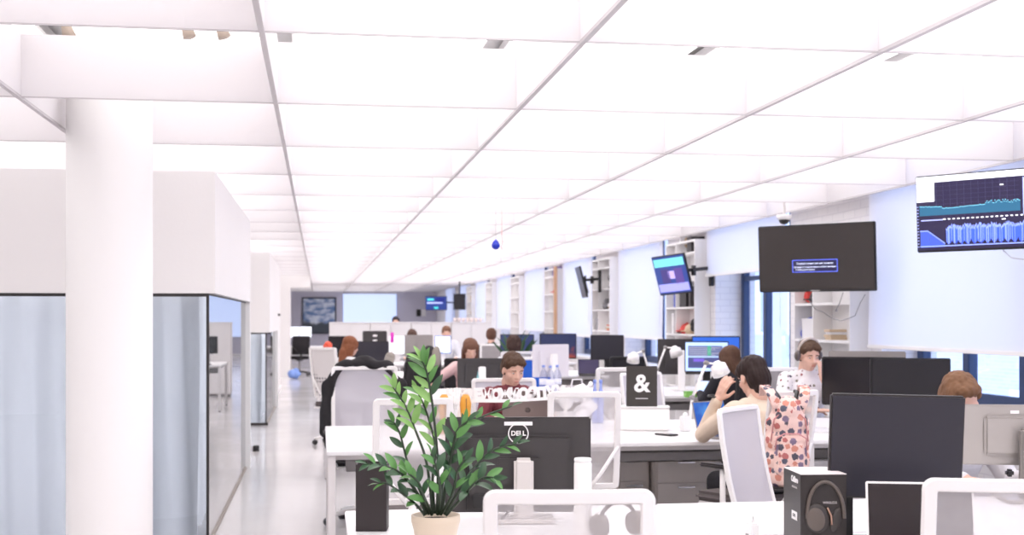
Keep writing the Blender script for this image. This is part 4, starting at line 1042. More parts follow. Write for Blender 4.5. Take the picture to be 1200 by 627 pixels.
# ============================================================ third bench
t, Mh = person('person', 'person in black with brown hair facing the lit screens', (3.80, 11.25, 0), R(14), hair=(92,66,52), style='long', shirt=(34,32,40), pants=(34,34,40), lean=14, look=(14, 5, 0), seat=.46, near=False)
copy_tree(bk, (3.83, 11.22, 0), R(12), 'black office chair of the person in black')
monitor('dark monitor seen from behind with a tall white stand, third row', 564, 13.3, .50, .31, .775, pi, body=dark, stand='slab', group=None)
mwh = mat('white_monitor_back', (222,217,224), .4)
monitor('white monitor seen from behind beside the plastic bottles', 645, 13.0, .42, .33, .905, pi+R(20), body=mwh, stand='slab')
monitor('black monitor seen from behind left of the lit screen', 797, 13.35, .48, .37, .915, pi+R(-4), body=dark, stand='slab')
def code_screen(w, h, M=None):
    b = MB(); E = lambda n, c, s=1.: mat(n, c, .3, emit=c, es=s)
    b.b2(-w/2+.01, w/2-.01, -.008, -.005, -h/2+.012, h/2-.01, E('scr_pale', (176,204,250), .9))
    b.b2(-w*.42, w*.36, -.010, -.008, h*.02, h*.36, E('scr_slate', (96,104,140), .8)).b2(-w*.42, w*.40, -.010, -.008, -h*.36, -h*.02, E('scr_deep', (70,74,120), .8))
    b.b2(w*.02, w*.10, -.011, -.010, h*.04, h*.36, E('scr_green', (60,150,120), .8)).b2(-w*.3, -w*.05, -.011, -.010, -h*.16, -h*.06, E('scr_violet', (110,90,190), .8))
    for k in range(5): b.b2(-w*.4, w*(.3-.1*(k % 3)), -.011, -.010, h*(.30-.06*k), h*(.29-.06*k), E('scr_line', (190,190,200), .8))
    return b
x_, y_ = room(828, 12.45)
t = monitor('lit monitor showing pale blue windows, third row', 828, 12.45, .425, .30, .975, face_cam(828), body=black, stand='dark')
[bpy.data.objects.remove(o) for o in list(bpy.data.objects) if o.parent == t and o.name.startswith('screen')]
b = code_screen(.425, .30); b.bm.transform(Matrix.Translation((0, 0, .975+.15-.75))); b.build('screen', parent=t)
monitor('monitor with a plain bright blue picture behind the lit one', 839, 13.3, .50, .36, .955, face_cam(839), body=black, screen=mat('blue_screen', (30,70,160), .3, emit=(46,100,200), es=.85), stand='dark')
laptop('small laptop with a pale lit screen below the lit monitor', 826, 12.25, .16, R(-10), 100, body=silver, screen=mat('pale_screen', (200,215,250), .3, emit=(190,210,250), es=.9), h=.14)
desk_lamp('white desk lamp standing before the black monitor back, third row', P(768, 12.3)[:2], .751, [(0, 0, .03), (.02, 0, .26), (.10, 0, .47), (.19, 0, .46)], (.2, -.3, -.9), hr=.06)
desk_lamp('white desk lamp above the mesh chair, left of the ampersand bag', P(757, 12.4)[:2], .751, [(0, 0, .03), (.03, 0, .24), (-.03, 0, .43), (-.12, 0, .40)], (-.2, -.3, -.9), hr=.062)
t = thing('green_box', 'low bright green box on the third desk row', 'box', P(809, 12.15, .751)); MB().box((0, 0, .025), (.11, .09, .05), mat('green_card', (150,214,110), .5), .005).build('carton', parent=t); MB().box((0, 0, .052), (.115, .095, .006), mat('green_lid', (130,200,96), .5), .002).build('lid', parent=t)
bot = glassy('clear_plastic', (232,234,244), .08)
for i, (px, d, lab) in enumerate(((637, 12.7, 'leftmost of the clear plastic bottles beside the white monitor back'), (645, 12.55, 'middle clear plastic bottle beside the white monitor back'), (653, 12.75, 'rightmost of the clear plastic bottles beside the white monitor back'))):
    t = thing('plastic_bottle', lab, 'bottle', P(px, d, .751), 0, 'clear plastic bottles')
    MB().lathe([(0, 0), (.038, 0), (.042, .01), (.040, .07), (.042, .08), (.042, .17), (.03, .22), (.014, .245), (.014, .265), (0, .265)], (0, 0, 0), bot, 24).build('bottle_body', parent=t)
    MB().lathe([(0, .262), (.016, .262), (.016, .285), (0, .285)], (0, 0, 0), mat('blue_cap', (130,150,220), .4), 16).build('cap', parent=t)
    MB().lathe([(.0427, .09), (.0427, .15), (.0415, .15)], (0, 0, 0), mat('label_paper', (226,226,240), .5), 24).build('label', parent=t)
t = thing('paper_cone', 'small teal paper cone in front of the dark monitor\'s white stand', 'cone', P(560, 12.2, .751)); MB().cone((0, 0, .03), (0, 0, .245), .038, .002, mat('teal_paper', (110,168,172), .6), 20).build('cone_body', parent=t); MB().lathe([(0, 0), (.03, 0), (.03, .008), (.006, .01), (.006, .04), (0, .04)], (0, 0, 0), white, 16).build('foot', parent=t)
laptop('laptop with a dark violet screen standing before the wide dark monitors at left', 434, 12.75, .30, R(4), 98, body=silver, screen=mat('violet_screen', (40,32,54), .2), h=.19)
t = thing('grey_speaker', 'slanted grey cylinder speaker beside the violet laptop screen', 'speaker', P(453, 12.5, .751), 0)
MB().cap((-.01, 0, .22), (.035, 0, .37), .045, .05, mat('grey_cloth', (150,142,134), .8), 20).build('speaker_body', parent=t); MB().cone((0, 0, .0), (0, 0, .2), .012, .012, black, 10).lathe([(0, 0), (.05, 0), (.05, .01), (0, .012)], (0, 0, 0), black, 20).build('stand', parent=t)
t, Mh = person('person', 'person with long brown hair in a pink sweater behind the dark monitor back', (1.68, 14.35, 0), R(184), hair=(112,78,62), style='long', shirt=(234,196,196), pants=(60,60,70), lean=6, look=(0, 25, 0), seat=.47, near=False, armR=(Vector((.42, .05, .78)), Vector((.50, .35, .80)), Vector((0, 1, 0)), Vector((0, 0, -1)), .5))
copy_tree(bk, (1.68, 14.42, 0), R(184), 'black office chair of the person in the pink sweater')
t, Mh = person('person', 'person with curly dark hair seen from behind, in white, third to fourth row', (2.39, 15.62, 0), R(-4), hair=(70,52,46), style='curly', shirt=(236,236,240), pants=(50,60,90), lean=6, look=(0, 8, 0), seat=.48, near=False, hs=1.)
bluec = mat('blue_cloth', (40,104,214), .7)
cb = make_chair('office chair with a bright blue back beside the white monitor back', mesh=bluec, w=.44, h=.5, arms=False); put(cb, P(624, 15.3), R(6))
copy_tree(c0, (2.38, 15.60, 0), R(0), 'white mesh office chair of the curly-haired person')
# jacket on chair (grey hood)
cj = copy_tree(bk, P(478, 14.1), R(30), 'black office chair with a hooded jacket behind the third desk row')
t = thing('jacket', 'grey and black hooded jacket hung on a chair below the silver computer', 'jacket', P(478, 14.1), R(30))
b = MB(); 
for k in (-1, 0, 1): b.cap((k*.12, -.30, 1.05), (k*.14, -.26, .6), .09, .1)
b.ball((.06, -.33, 1.10), (.08, .07, .11)); b.meld(.014, 3, blackf, disp=.02, dscale=6); b.build('cloth', parent=t)
b = MB(); b.ball((.10, -.40, 1.08), (.06, .05, .12)); b.ball((.02, -.42, 1.02), (.04, .03, .08)); b.meld(.010, 2, mat('grey_cloth'), disp=.01, dscale=6); b.build('hood', parent=t)

# ============================================================ fourth row
t, Mh = person('person', 'person with reddish brown hair in a white top, first in the aisle at left', (.30, 15.75, 0), R(-58), hair=(136,84,58), style='long', shirt=(238,236,238), pants=(70,70,80), lean=8, look=(0, 12, 0), seat=.48, near=False)
perf = bpy.data.materials.new('perforated_back'); perf.use_nodes = True; nt = perf.node_tree; bsd = nt.nodes['Principled BSDF']; bsd.inputs['Roughness'].default_value = .5
tcn = nt.nodes.new('ShaderNodeTexCoord'); vn = nt.nodes.new('ShaderNodeTexVoronoi'); vn.inputs['Scale'].default_value = 24; vn.inputs['Randomness'].default_value = 0; nt.links.new(tcn.outputs['Object'], vn.inputs['Vector'])
sp_ = nt.nodes.new('ShaderNodeSeparateXYZ'); nt.links.new(tcn.outputs['Object'], sp_.inputs[0])
l1 = nt.nodes.new('ShaderNodeMath'); l1.operation = 'LESS_THAN'; l1.inputs[1].default_value = .32; nt.links.new(vn.outputs['Distance'], l1.inputs[0])
l2 = nt.nodes.new('ShaderNodeMath'); l2.operation = 'LESS_THAN'; l2.inputs[1].default_value = .86; nt.links.new(sp_.outputs[2], l2.inputs[0])
l3 = nt.nodes.new('ShaderNodeMath'); l3.operation = 'MULTIPLY'; nt.links.new(l1.outputs[0], l3.inputs[0]); nt.links.new(l2.outputs[0], l3.inputs[1])
mxn = nt.nodes.new('ShaderNodeMix'); mxn.data_type = 'RGBA'; mxn.inputs['A'].default_value = (*lin((226,221,221)), 1); mxn.inputs['B'].default_value = (*lin((110,104,110)), 1); nt.links.new(l3.outputs[0], mxn.inputs['Factor']); nt.links.new(mxn.outputs['Result'], bsd.inputs['Base Color'])
pc = make_chair('white chair with a perforated grey-dotted back at the aisle', mesh=perf, w=.40, h=.62, arms=True); put(pc, (.24, 15.45, 0), R(-38))
monitor('wide dark monitor at left, to the right of the person in white', 433, 16.75, .50, .28, .92, face_cam(430), body=black, screen=mm, stand='dark')
t = thing('pedestal_box', 'low white box under the small ampersand bag at the aisle', 'box', P(380.5, 16.75, .751)); MB().box((.02, 0, .07), (.13, .14, .14), white, .005).build('box_body', parent=t); MB().box((.02, 0, .142), (.135, .145, .006), white, .002).build('lid', parent=t)
paper_bag('small black bag with a white ampersand at the aisle, below the orange flower', P(382, 16.72, .897), 0, .105, .07, .19, dk_bag, True, 'black ampersand bags')
t = thing('flower', 'round orange flower in a slim vase above the small ampersand bag', 'flower', P(384, 16.95, .751)); MB().lathe([(0, 0), (.022, 0), (.024, .05), (.012, .2), (.014, .3), (0, .3)], (0, 0, 0), white, 16).build('vase', parent=t)
b = MB(); rr = random.Random(4)
for k in range(60):
    a, e = rr.random()*2*pi, math.acos(rr.uniform(-.7, 1)); b.ball((.045*sin(e)*cos(a), .045*sin(e)*sin(a), .385+.045*cos(e)), .018, n=8)
b.meld(.008, 1, mat('orange_petals', (238,96,70), .6)); b.build('bloom', parent=t); MB().cone((0, 0, .28), (0, 0, .36), .004, .004, mat('green_stem', (80,120,60)), 8).build('stem', parent=t)
def ultra():
    m = bpy.data.materials.new('dusk_picture'); m.use_nodes = True; nt = m.node_tree; b = nt.nodes['Principled BSDF']; b.inputs['Roughness'].default_value = .25; b.inputs['Base Color'].default_value = (.01, .01, .02, 1)
    tc = nt.nodes.new('ShaderNodeTexCoord'); sx = nt.nodes.new('ShaderNodeSeparateXYZ'); nt.links.new(tc.outputs['Object'], sx.inputs[0])
    n = nt.nodes.new('ShaderNodeTexNoise'); n.inputs['Scale'].default_value = 9; nt.links.new(tc.outputs['Object'], n.inputs['Vector'])
    a = nt.nodes.new('ShaderNodeMath'); a.operation = 'MULTIPLY_ADD'; a.inputs[1].default_value = .35; nt.links.new(n.outputs['Fac'], a.inputs[0]); nt.links.new(sx.outputs[2], a.inputs[2])
    cr = nt.nodes.new('ShaderNodeValToRGB'); e = cr.color_ramp.elements; e[0].position = .36; e[0].color = (*lin((200,90,60)), 1); e[1].position = .52; e[1].color = (*lin((54,62,104)), 1); nt.links.new(a.outputs[0], cr.inputs[0])
    nt.links.new(cr.outputs[0], b.inputs['Emission Color']); b.inputs['Emission Strength'].default_value = .7; MATS['dusk_picture'] = m; return m
um = ultra()
monitor('wide monitor with a dusky blue and orange picture, behind the white monitor back', 654, 17.2, .50, .34, .955, face_cam(650)+R(8), body=black, screen=um, stand='dark')
monitor('dark blue monitor with a small plant before it', 606, 17.2, .46, .30, .985, face_cam(606)-R(8), body=black, screen=mat('dusk_blue', (30,36,66), .3, emit=(62,72,120), es=.6), stand='dark')
monitor('black monitor on the fourth desk row by the shelf wall', 711.5, 16.9, .44, .33, .95, face_cam(711), body=black, screen=mm, stand='dark')
laptop('open laptop with a dark purple screen left of the black chair', 690, 16.75, .28, R(-8), 100, body=dark, screen=mat('purple_screen', (58,46,90), .2), h=.20)
t = thing('small_plant', 'small dark green plant standing before the dark blue monitor', 'plant', P(603, 16.65, .751)); MB().lathe([(0, 0), (.05, 0), (.06, .12), (.055, .12), (0, .11)], (0, 0, 0), white, 20).build('pot', parent=t)
b = MB(); rr = random.Random(9)
for k in range(34):
    a = rr.random()*2*pi; leaf(b, (0, 0, .11), (cos(a)*.8, sin(a)*.8, rr.uniform(.9, 2.6)), (cos(a+1.5), sin(a+1.5), .5), rr.uniform(.36, .56), .045, leafs[0])
b.build('foliage', parent=t)

# ============================================================ fifth row, cabinets
t, Mh = person('person', 'person with brown hair in dark clothes seen from behind, fifth row', (2.75, 20.35, 0), R(-5), hair=(96,66,54), style='short', shirt=(74,62,64), pants=(50,50,60), lean=5, look=(-12, 5, 0), seat=.54, near=False)
copy_tree(c0, (2.74, 20.32, 0), R(-4), 'white mesh chair of the dark-clothed person in the fifth row')
t, Mh = person('person', 'person whose brown hair shows over the white screen in front of the cabinets', (2.27, 22.95, 0), R(180), hair=(120,84,66), style='short', shirt=(220,220,226), pants=(50,50,60), lean=5, look=(0, 20, 0), seat=.56, near=False)
t, Mh = person('person', 'person hidden behind the silver computer, only dark hair showing', (1.66, 23.0, 0), R(180), hair=(88,66,58), style='long', shirt=(210,206,210), pants=(50,50,60), lean=5, look=(0, 20, 0), seat=.50, near=False)
t, Mh = person('person', 'person with black hair beyond the row of white cabinets', (1.65, 27.6, 0), R(175), hair=(52,48,58), style='short', shirt=(80,84,100), pants=(50,50,60), lean=5, look=(0, 10, 0), seat=.74, near=False)
t = monitor('silver computer seen from behind with a small white apple emblem', 490.5, 21.6, .48, .36, .86, pi, body=silver, stand='silver')
MB().lathe([(0, 0), (.022, 0), (.022, .002), (0, .002)], (0, 0, 0), white, 20).build('logo', parent=t)
lo = [o for o in bpy.data.objects if o.parent == t and o.name.startswith('logo')][0]; lo.location = (0, .052, .30); lo.rotation_euler = (-pi/2, 0, 0)
bl_ = MB().ball((.008, .053, .33), (.007, .002, .010), white, 8).build('logo_leaf', parent=t)
monitor('white lit monitor below the brown hair in front of the cabinets', 519, 21.9, .27, .30, .90, face_cam(519), body=mat('blue_cloth'), screen=mat('white_screen', (240,245,255), .3, emit=(235,240,255), es=1.), stand='white')
monitor('white lit screen left of the silver computer', 466, 22.0, .30, .32, .88, face_cam(466), body=plast, screen=mat('white_screen'), stand='white')
t = thing('dark_file_box', 'tall dark box with two white labels before the cabinets', 'box', P(439, 22.2, .751)); MB().box((0, 0, .265), (.41, .3, .53), dark, .01).build('box_body', parent=t)
MB().box((0, -.152, .45), (.07, .004, .035), white).build('label', parent=t); MB().box((0, -.152, .34), (.07, .004, .08), white).build('label', parent=t)
monitor('dark monitor partly behind the reddish-haired person', 397, 20.9, .34, .28, .93, face_cam(397), body=black, stand='dark')
t = thing('poster_tube', 'tall magenta and white tube standing before the cabinets', 'tube', P(459.5, 21.7, .751)); MB().cone((0, 0, .34), (0, 0, .51), .032, .028, mat('magenta', (222,40,190), .4), 20).build('upper_tube', parent=t); MB().cone((0, 0, 0), (0, 0, .34), .034, .034, white, 20).build('lower_tube', parent=t)
x0 = .21
labs = ('low white cabinet at the aisle end of the long row', 'second low white cabinet from the aisle', 'third low white cabinet from the aisle', 'low white cabinet at the window end of the long row')
cabm = mat('cabinet_white', (232,229,230), .4)
for i in range(4):
    t = thing('low_cabinet', labs[i], 'cabinet', (x0+.79*i, 25.0, 0), 0, 'white cabinets in a row')
    MB().b2(.003, .787, 0, .42, .05, 1.40, cabm, .004).b2(.0, .79, -.012, .43, 1.40, 1.425, cabm, .003).b2(.02, .77, .02, .4, 0, .05, gplast).build('body', parent=t)
    for j in range(2):
        dr = MB().b2(.008+j*.392, .388+j*.392, -.018, -.001, .07, 1.385, cabm, .003).build('door', parent=t)
        MB().b2(.35+j*.06, .362+j*.06, -.03, -.018, .8, .95, chrome, .003).build('handle', parent=dr)
for i in range(7):
    px = 533+5*i
    t = thing('cup', 'white cup in the row on top of the cabinets, %s' % ('far left', 'second from left', 'third from left', 'in the middle', 'third from right', 'second from right', 'far right')[i], 'cup', P(px, 25.6, 1.426), 0, 'white cups on the cabinets')
    MB().lathe([(0, 0), (.025, 0), (.04, .08), (.036, .08), (.02, .01), (0, .01)], (0, 0, 0), mat('cup_glaze', (228,214,210), .3), 16).build('cup_body', parent=t)
    MB().tube([(.034, 0, .065), (.055, 0, .06), (.055, 0, .03), (.03, 0, .025)], .005, mat('cup_glaze'), 6).build('handle', parent=t)
# far aisle end
fc = copy_tree(bk, P(351, 33.6), R(10), 'black office chair at the far end of the aisle')
ws = mat('white_screen')
monitor('left one of the two glowing screens at the far end of the aisle', 346, 34.9, .30, .32, .96, face_cam(346), body=black, screen=ws, stand='dark')
monitor('right one of the two glowing screens at the far end of the aisle', 358, 34.9, .34, .32, .96, face_cam(358), body=black, screen=ws, stand='dark')
t = thing('blue_bag', 'light blue crumpled bag on the floor beside the far black chair', 'bag', P(345, 31.7, 0)); b = MB(); b.ball((0, 0, .12), (.16, .12, .12)); b.ball((.05, 0, .2), (.08, .06, .08)); b.meld(.02, 2, mat('light_blue_cloth', (130,160,226), .7), disp=.03, dscale=4); b.build('bag_body', parent=t)
# far televisions
def simple_scr(cols, w, h):
    def f():
        b = MB(); b.b2(-w/2+.014, w/2-.014, -.003, 0, -h/2+.018, h/2-.014, mat('tv_base_blue', (30,50,110), .3, emit=(52,72,150), es=.8))
        for i, (x0, x1, z0, z1, c) in enumerate(cols): b.b2(x0*w, x1*w, -.005, -.003, z0*h, z1*h, mat('tvc_%d_%d_%d' % c, c, .3, emit=c, es=.9))
        return b
    return f
t = tv('far television with a turquoise and blue picture near the far wall', 511, 44, 2.015, .78, .48, face_cam(511)-R(20), R(4), simple_scr([(-.4, -.1, .2, .35, (80,210,220)), (-.42, .3, -.02, .08, (190,200,255)), (-.1, .1, -.4, -.25, (70,200,200)), (0, .4, .1, .4, (30,40,120))], .78, .48))
bracket(t, (4.70, 44.0, 2.0))
t = tv('small black television hanging near the far end of the window wall', 538.5, 38, 1.99, .36, .48, face_cam(538), R(6))
MB().cone((.0, .05, .2), (.0, .05, 1.0), .02, .02, black, 8).build('ceiling_pole', parent=t)
t = thing('wall_poster', 'small black and white poster pair on the far wall', 'poster', (XY(494, 51.8)[0], 51.985, 1.72)); MB().box((-.1, 0, 0), (.18, .02, .28), black).build('dark_half', parent=t); MB().box((.1, 0, 0), (.18, .02, .28), white).build('light_half', parent=t)

# ============================================================ televisions on the window wall
w, h = 1.03, .56
def s1():
    b = MB().b2(-w/2+.012, w/2-.012, -.003, .0, -h/2+.018, h/2-.012, mat('tv_glass', (58,52,50), .25))
    E = mat('msg_blue', (70,90,220), .3, emit=(110,125,235), es=.9); E2 = mat('msg_text', (230,235,255), .3, emit=(225,232,255), es=1.)
    cx, cz, ww, hh = -.005, -.065, .40, .105
    b.b2(cx-ww/2, cx+ww/2, -.004, -.003, cz-hh/2, cz+hh/2, mat('msg_back', (30,26,60), .3, emit=(34,28,70), es=.6))
    for (a, c, d, e) in ((cx-ww/2, cx+ww/2, cz+hh/2-.006, cz+hh/2), (cx-ww/2, cx+ww/2, cz-hh/2, cz-hh/2+.006), (cx-ww/2, cx-ww/2+.006, cz-hh/2, cz+hh/2), (cx+ww/2-.006, cx+ww/2, cz-hh/2, cz+hh/2)): b.b2(a, c, -.006, -.004, d, e, E)
    b.text('Слабый сигнал или нет сигнала', .021, Matrix.Translation((cx, -.006, cz+.020)), E2, .0006)
    b.text('Проверьте подключение кабеля антенны', .0185, Matrix.Translation((cx, -.006, cz-.009)), E2, .0006)
    b.text('и повторите поиск', .0185, Matrix.Translation((cx-.085, -.006, cz-.031)), E2, .0006)
    return b
t = tv('large black television showing a small blue message box', 955.5, 10.6, (ZP(263, 10.6)+ZP(341.5, 10.6))/2, w, h, face_cam(955)-R(24), R(3), s1)
bracket(t, (4.71, 10.48, 2.0))
MB().b2(-.04, .04, -.004, -.0005, -h/2+.006, -h/2+.012, mat('grey_print')).build('logo', parent=t)
w2, h2 = .92, .50
def s2():
    w, h = w2, h2
    E = lambda n, c, s=.95: mat(n, c, .3, emit=c, es=s)
    b = MB().b2(-w/2+.008, w/2-.008, -.003, 0, -h/2+.014, h/2-.008, E('chart_ground', (38,32,62), .8))
    X = lambda u: -w/2+.008+u*(w-.016)
    Z = lambda v: h/2-.008-v*(h-.022)
    b.b2(X(0), X(1), -.0045, -.003, Z(.08), Z(0), E('chart_white', (245,248,255), 1.1)).b2(X(0), X(.135), -.0045, -.003, Z(.34), Z(.08), E('chart_white', (245,248,255)))
    for k in range(12): b.b2(X(.15+.052*k), X(.15+.052*k)+.0012, -.004, -.003, Z(.55), Z(.10), E('chart_grid', (70,70,110), .8))
    for k in range(7): b.b2(X(.14), X(.75), -.004, -.003, Z(.14+.06*k)-.001, Z(.14+.06*k), E('chart_grid', (70,70,110)))
    rr = random.Random(3)
    N = 90; teal = E('chart_teal', (40,96,128), .8); tl = E('chart_teal_line', (120,200,220), .9)
    for k in range(N):
        u = .02+.74*k/N; v = .40+.012*sin(k*.07)+(.025 if 20 < k < 60 else 0)+rr.uniform(-.02, .02)*(1 if k > 58 else .25)
        b.b2(X(u), X(u+.0083), -.0042, -.003, Z(.53), Z(v), teal); b.b2(X(u), X(u+.0083), -.005, -.0042, Z(v)-.003, Z(v)+.001, tl)
    for k in range(17): b.b2(X(.2+.035*k), X(.2+.035*k+.018), -.0048, -.003, Z(.595), Z(.58), E('chart_white', (245,248,255)))
    b.b2(X(.03), X(.20), -.0048, -.003, Z(.60), Z(.585), E('chart_pale', (170,180,240)))
    bl_ = E('chart_blue', (64,96,224), .9); bp = E('chart_pale_blue', (140,160,245), .95)
    for k in range(220):
        u = .22+.77*k/220; top = .70-.03*abs(sin(k*.11))+rr.uniform(-.02, .03)
        lo = .86+.05*abs(sin(k*.23+.5))+rr.uniform(0, .03)
        b.b2(X(u), X(u+.0028), -.0045, -.003, Z(lo), Z(top+.02), bl_ if rr.random() < .7 else bp); b.b2(X(u), X(u+.0035), -.0052, -.0045, Z(top+.03), Z(top), bp)
    for k in range(40):
        u = .02+.19*k/40; v = .73+(.0 if k < 12 else (k-12)*.0065)
        b.b2(X(u), X(u+.005), -.0045, -.003, Z(.96), Z(v), bl_ if k % 3 else E('chart_grid', (70,70,110))); b.b2(X(u), X(u+.005), -.0052, -.0045, Z(v+.014), Z(v), bp)
    b.b2(X(.02), X(.99), -.0048, -.003, Z(.955), Z(.94), bp)
    for k in range(14): b.b2(X(.0), X(.012), -.0048, -.003, Z(.40+.042*k+.008), Z(.40+.042*k), E('chart_pale', (170,180,240)))
    for k in range(50):
        L = .05+rr.uniform(0, .07); b.b2(X(.78), X(.78+L*.8), -.0045, -.003, Z(.10+.0095*(k+1)), Z(.10+.0095*k), E('chart_pale', (170,180,240)))
    for k in range(50):
        L = .02+rr.uniform(0, .12); b.b2(X(.99-L), X(.99), -.0045, -.003, Z(.10+.0095*(k+1)), Z(.10+.0095*k), E('chart_pale', (170,180,240)))
    for u, v in ((.62, .17), (.63, .62), (.79, .63)): b.b2(X(u), X(u+.025), -.005, -.003, Z(v+.015), Z(v), E('chart_white', (245,248,255)))
    return b
t = tv('television with blue line charts at the top right corner', 1153, 8.1, (ZP(202, 8.1)+ZP(292, 8.1))/2, w2, h2, face_cam(1147)-R(25), R(3), s2)
bracket(t, (4.71, 7.6, 2.2))
MB().tube([(.1, .05, -.25), (.15, .06, -.30), (.3, .2, -.33), (.4, .35, -.25)], .004, plast, 6).build('cable', parent=t)
t = tv('tilted television with a purple picture on an arm before the second bookcase', 787, 15.1, ZP(322, 15.1), .60, .475, face_cam(787)-R(50), R(15), simple_scr([(-.45, .45, .22, .42, (110,200,200)), (-.3, -.05, -.2, .15, (60,50,110)), (.1, .35, -.25, .15, (80,60,130)), (-.45, .45, -.42, -.22, (150,150,220)), (-.1, .1, -.1, .1, (180,160,220))], .60, .475), roll=R(-3))
bracket(t, (4.71, 14.98, 2.07))
t = tv('thin television seen edge-on leaning on its arm by the third bookcase', 680.5, 21, ZP(331, 21), .70, .52, face_cam(680)-R(84), R(14))
bracket(t, (4.51, 20.3, 2.1))
# dome camera and bauble
t = thing('dome_camera', 'small dark dome camera on the brick pier above the large television', 'camera', P(919, 12.0, ZP(252, 12.0))); MB().lathe([(0, .0), (.07, 0), (.07, -.03), (.055, -.045), (0, -.045)], (0, 0, 0), plast, 24).build('housing', parent=t); MB().ball((0, 0, -.045), (.05, .05, .045), black, 20).build('dome', parent=t); MB().cone((0, 0, 0), (0, 0, 3.15-ZP(252, 12.0)), .012, .012, plast, 8).build('stem', parent=t)
t = thing('blue_bauble', 'dark blue drop-shaped bauble hanging from the ceiling grid', 'ornament', P(581, 11.21, ZP(287, 11.21))); MB().lathe([(0, -.042), (.02, -.037), (.036, -.018), (.038, 0), (.028, .022), (.012, .04), (0, .052)], (0, 0, 0), mat('blue_gloss', (36,56,190), .15), 24).build('bauble_body', parent=t); MB().cone((0, 0, .05), (0, 0, 2.55-ZP(287, 11.21)), .0015, .0015, gplast, 6).build('string', parent=t)
t = thing('pink_ribbon', 'tiny pale pink ribbon hanging beside the blue bauble', 'ribbon', P(588, 11.21, ZP(284, 11.21))); MB().tube([(0, 0, 2.55-ZP(284, 11.21)), (.0, 0, .05), (.008, 0, .0), (-.004, 0, -.04), (.006, 0, -.07)], .004, mat('pale_pink', (240,200,196), .6), 6).build('ribbon_body', parent=t)

# ============================================================ bookcases on the piers
nm = ['nearest', 'second', 'third', 'fourth', 'fifth', 'sixth', 'seventh']
wood = mat('pine_wood', (206,164,128), .5, var=.1, scale=6)
grp = 'bookcases on the window wall'
shz = [.62, .95, 1.29, 1.63, 1.97, 2.31]
rr = random.Random(21)
palette = {'red': (214,60,54), 'black': (46,42,46), 'white': (232,230,232), 'blue': (70,90,190), 'brown': (160,120,90), 'beige': (214,190,160), 'grey': (140,138,142), 'orange': (226,120,70), 'purple': (120,90,180), 'green': (60,140,80)}
def on_shelf(kind, col, k, shelf, u, sname, extra=''):
    """u: 0 near .. 1 far along the bookcase"""
    y0 = 10.53+4.62*k; y = y0+.07+u*1.15; z = shz[shelf]+.0125
    c = palette[col]; m = mat('item_'+col, c, .5, var=.05)
    lab = '%s %s on the %s shelf of the %s bookcase from the viewer%s' % (col, {'books': 'pile of books', 'box': 'box', 'vase': 'vase', 'binder': 'upright binder', 'bottle': 'bottle', 'cap': 'cap', 'trophy': 'figurine', 'board': 'framed card', 'bag': 'paper bag', 'helmet': 'helmet', 'shoes': 'bundle'}[kind], sname, nm[k], extra)
    nmk = {'books': 'book_pile', 'trophy': 'figurine', 'board': 'framed_card', 'shoes': 'cloth_bundle'}.get(kind, kind)
    t = thing(nmk, lab, nmk.replace('_', ' '), (4.68, y, z), R(rr.uniform(-12, 12)))
    if kind == 'books':
        for i in range(4): MB().box((rr.uniform(-.01, .01), rr.uniform(-.01, .01), .012+.024*i), (.16, .21-.01*i, .022), [m, mat('item_beige', palette['beige'], .5), mat('item_white', palette['white'], .5), m][i], .002, (0, 0, rr.uniform(-.1, .1))).build('book', parent=t)
    elif kind == 'box': MB().box((0, 0, .09), (.18, .26, .18), m, .004).build('carton', parent=t); MB().box((0, 0, .185), (.185, .265, .02), m, .004).build('lid', parent=t)
    elif kind == 'vase': MB().lathe([(0, 0), (.04, 0), (.06, .06), (.05, .12), (.02, .17), (.03, .2), (.026, .2), (0, .15)], (0, 0, 0), m, 20).build('vase_body', parent=t)
    elif kind == 'binder': MB().box((0, 0, .13), (.2, .07, .26), m, .004).build('cover', parent=t); MB().box((-.101, 0, .15), (.002, .04, .1), white).build('spine_label', parent=t)
    elif kind == 'bottle': MB().lathe([(0, 0), (.032, 0), (.034, .09), (.014, .13), (.014, .17), (0, .17)], (0, 0, 0), m, 18).build('bottle_body', parent=t); MB().cone((0, 0, .165), (0, 0, .185), .016, .016, white, 12).build('cap', parent=t)
    elif kind in ('cap', 'helmet'):
        b = MB(); b.ball((0, 0, .05), (.09, .11, .085)); b.box((-.10, 0, .035), (.10, .12, .012), bev=.005); b.meld(.01, 2, m); b.build('shell', parent=t); MB().ball((0, 0, .135), .012, m, 8).build('button', parent=t)
    elif kind == 'trophy': MB().lathe([(0, 0), (.05, 0), (.05, .02), (.015, .04), (.015, .09), (.05, .16), (.03, .22), (.012, .27), (0, .28)], (0, 0, 0), m, 18).build('figure', parent=t); MB().ball((0, 0, .29), .024, mat('item_red', palette['red'], .5), 12).build('top_ball', parent=t)
    elif kind == 'board': MB().box((0, 0, .14), (.18, .012, .27), mat('item_white', palette['white'], .5), .002).build('card', parent=t); MB().ball((0, -.008, .15), (.035, .004, .07), m, 16).build('print', parent=t)
    elif kind == 'bag': MB().box((0, 0, .13), (.17, .11, .26), m, .006).build('bag_body', parent=t); MB().tube([(-.04, -.056, .24), (-.04, -.056, .32), (.04, -.056, .32), (.04, -.056, .24)], .004, m, 6).build('handle', parent=t)
    elif kind == 'shoes':
        b = MB()
        for q in range(7): b.ball((rr.uniform(-.05, .05), rr.uniform(-.1, .1), rr.uniform(.04, .16)), (rr.uniform(.03, .06),)*3)
        b.meld(.012, 1, m, disp=.012, dscale=8); b.build('bundle', parent=t)
    return t
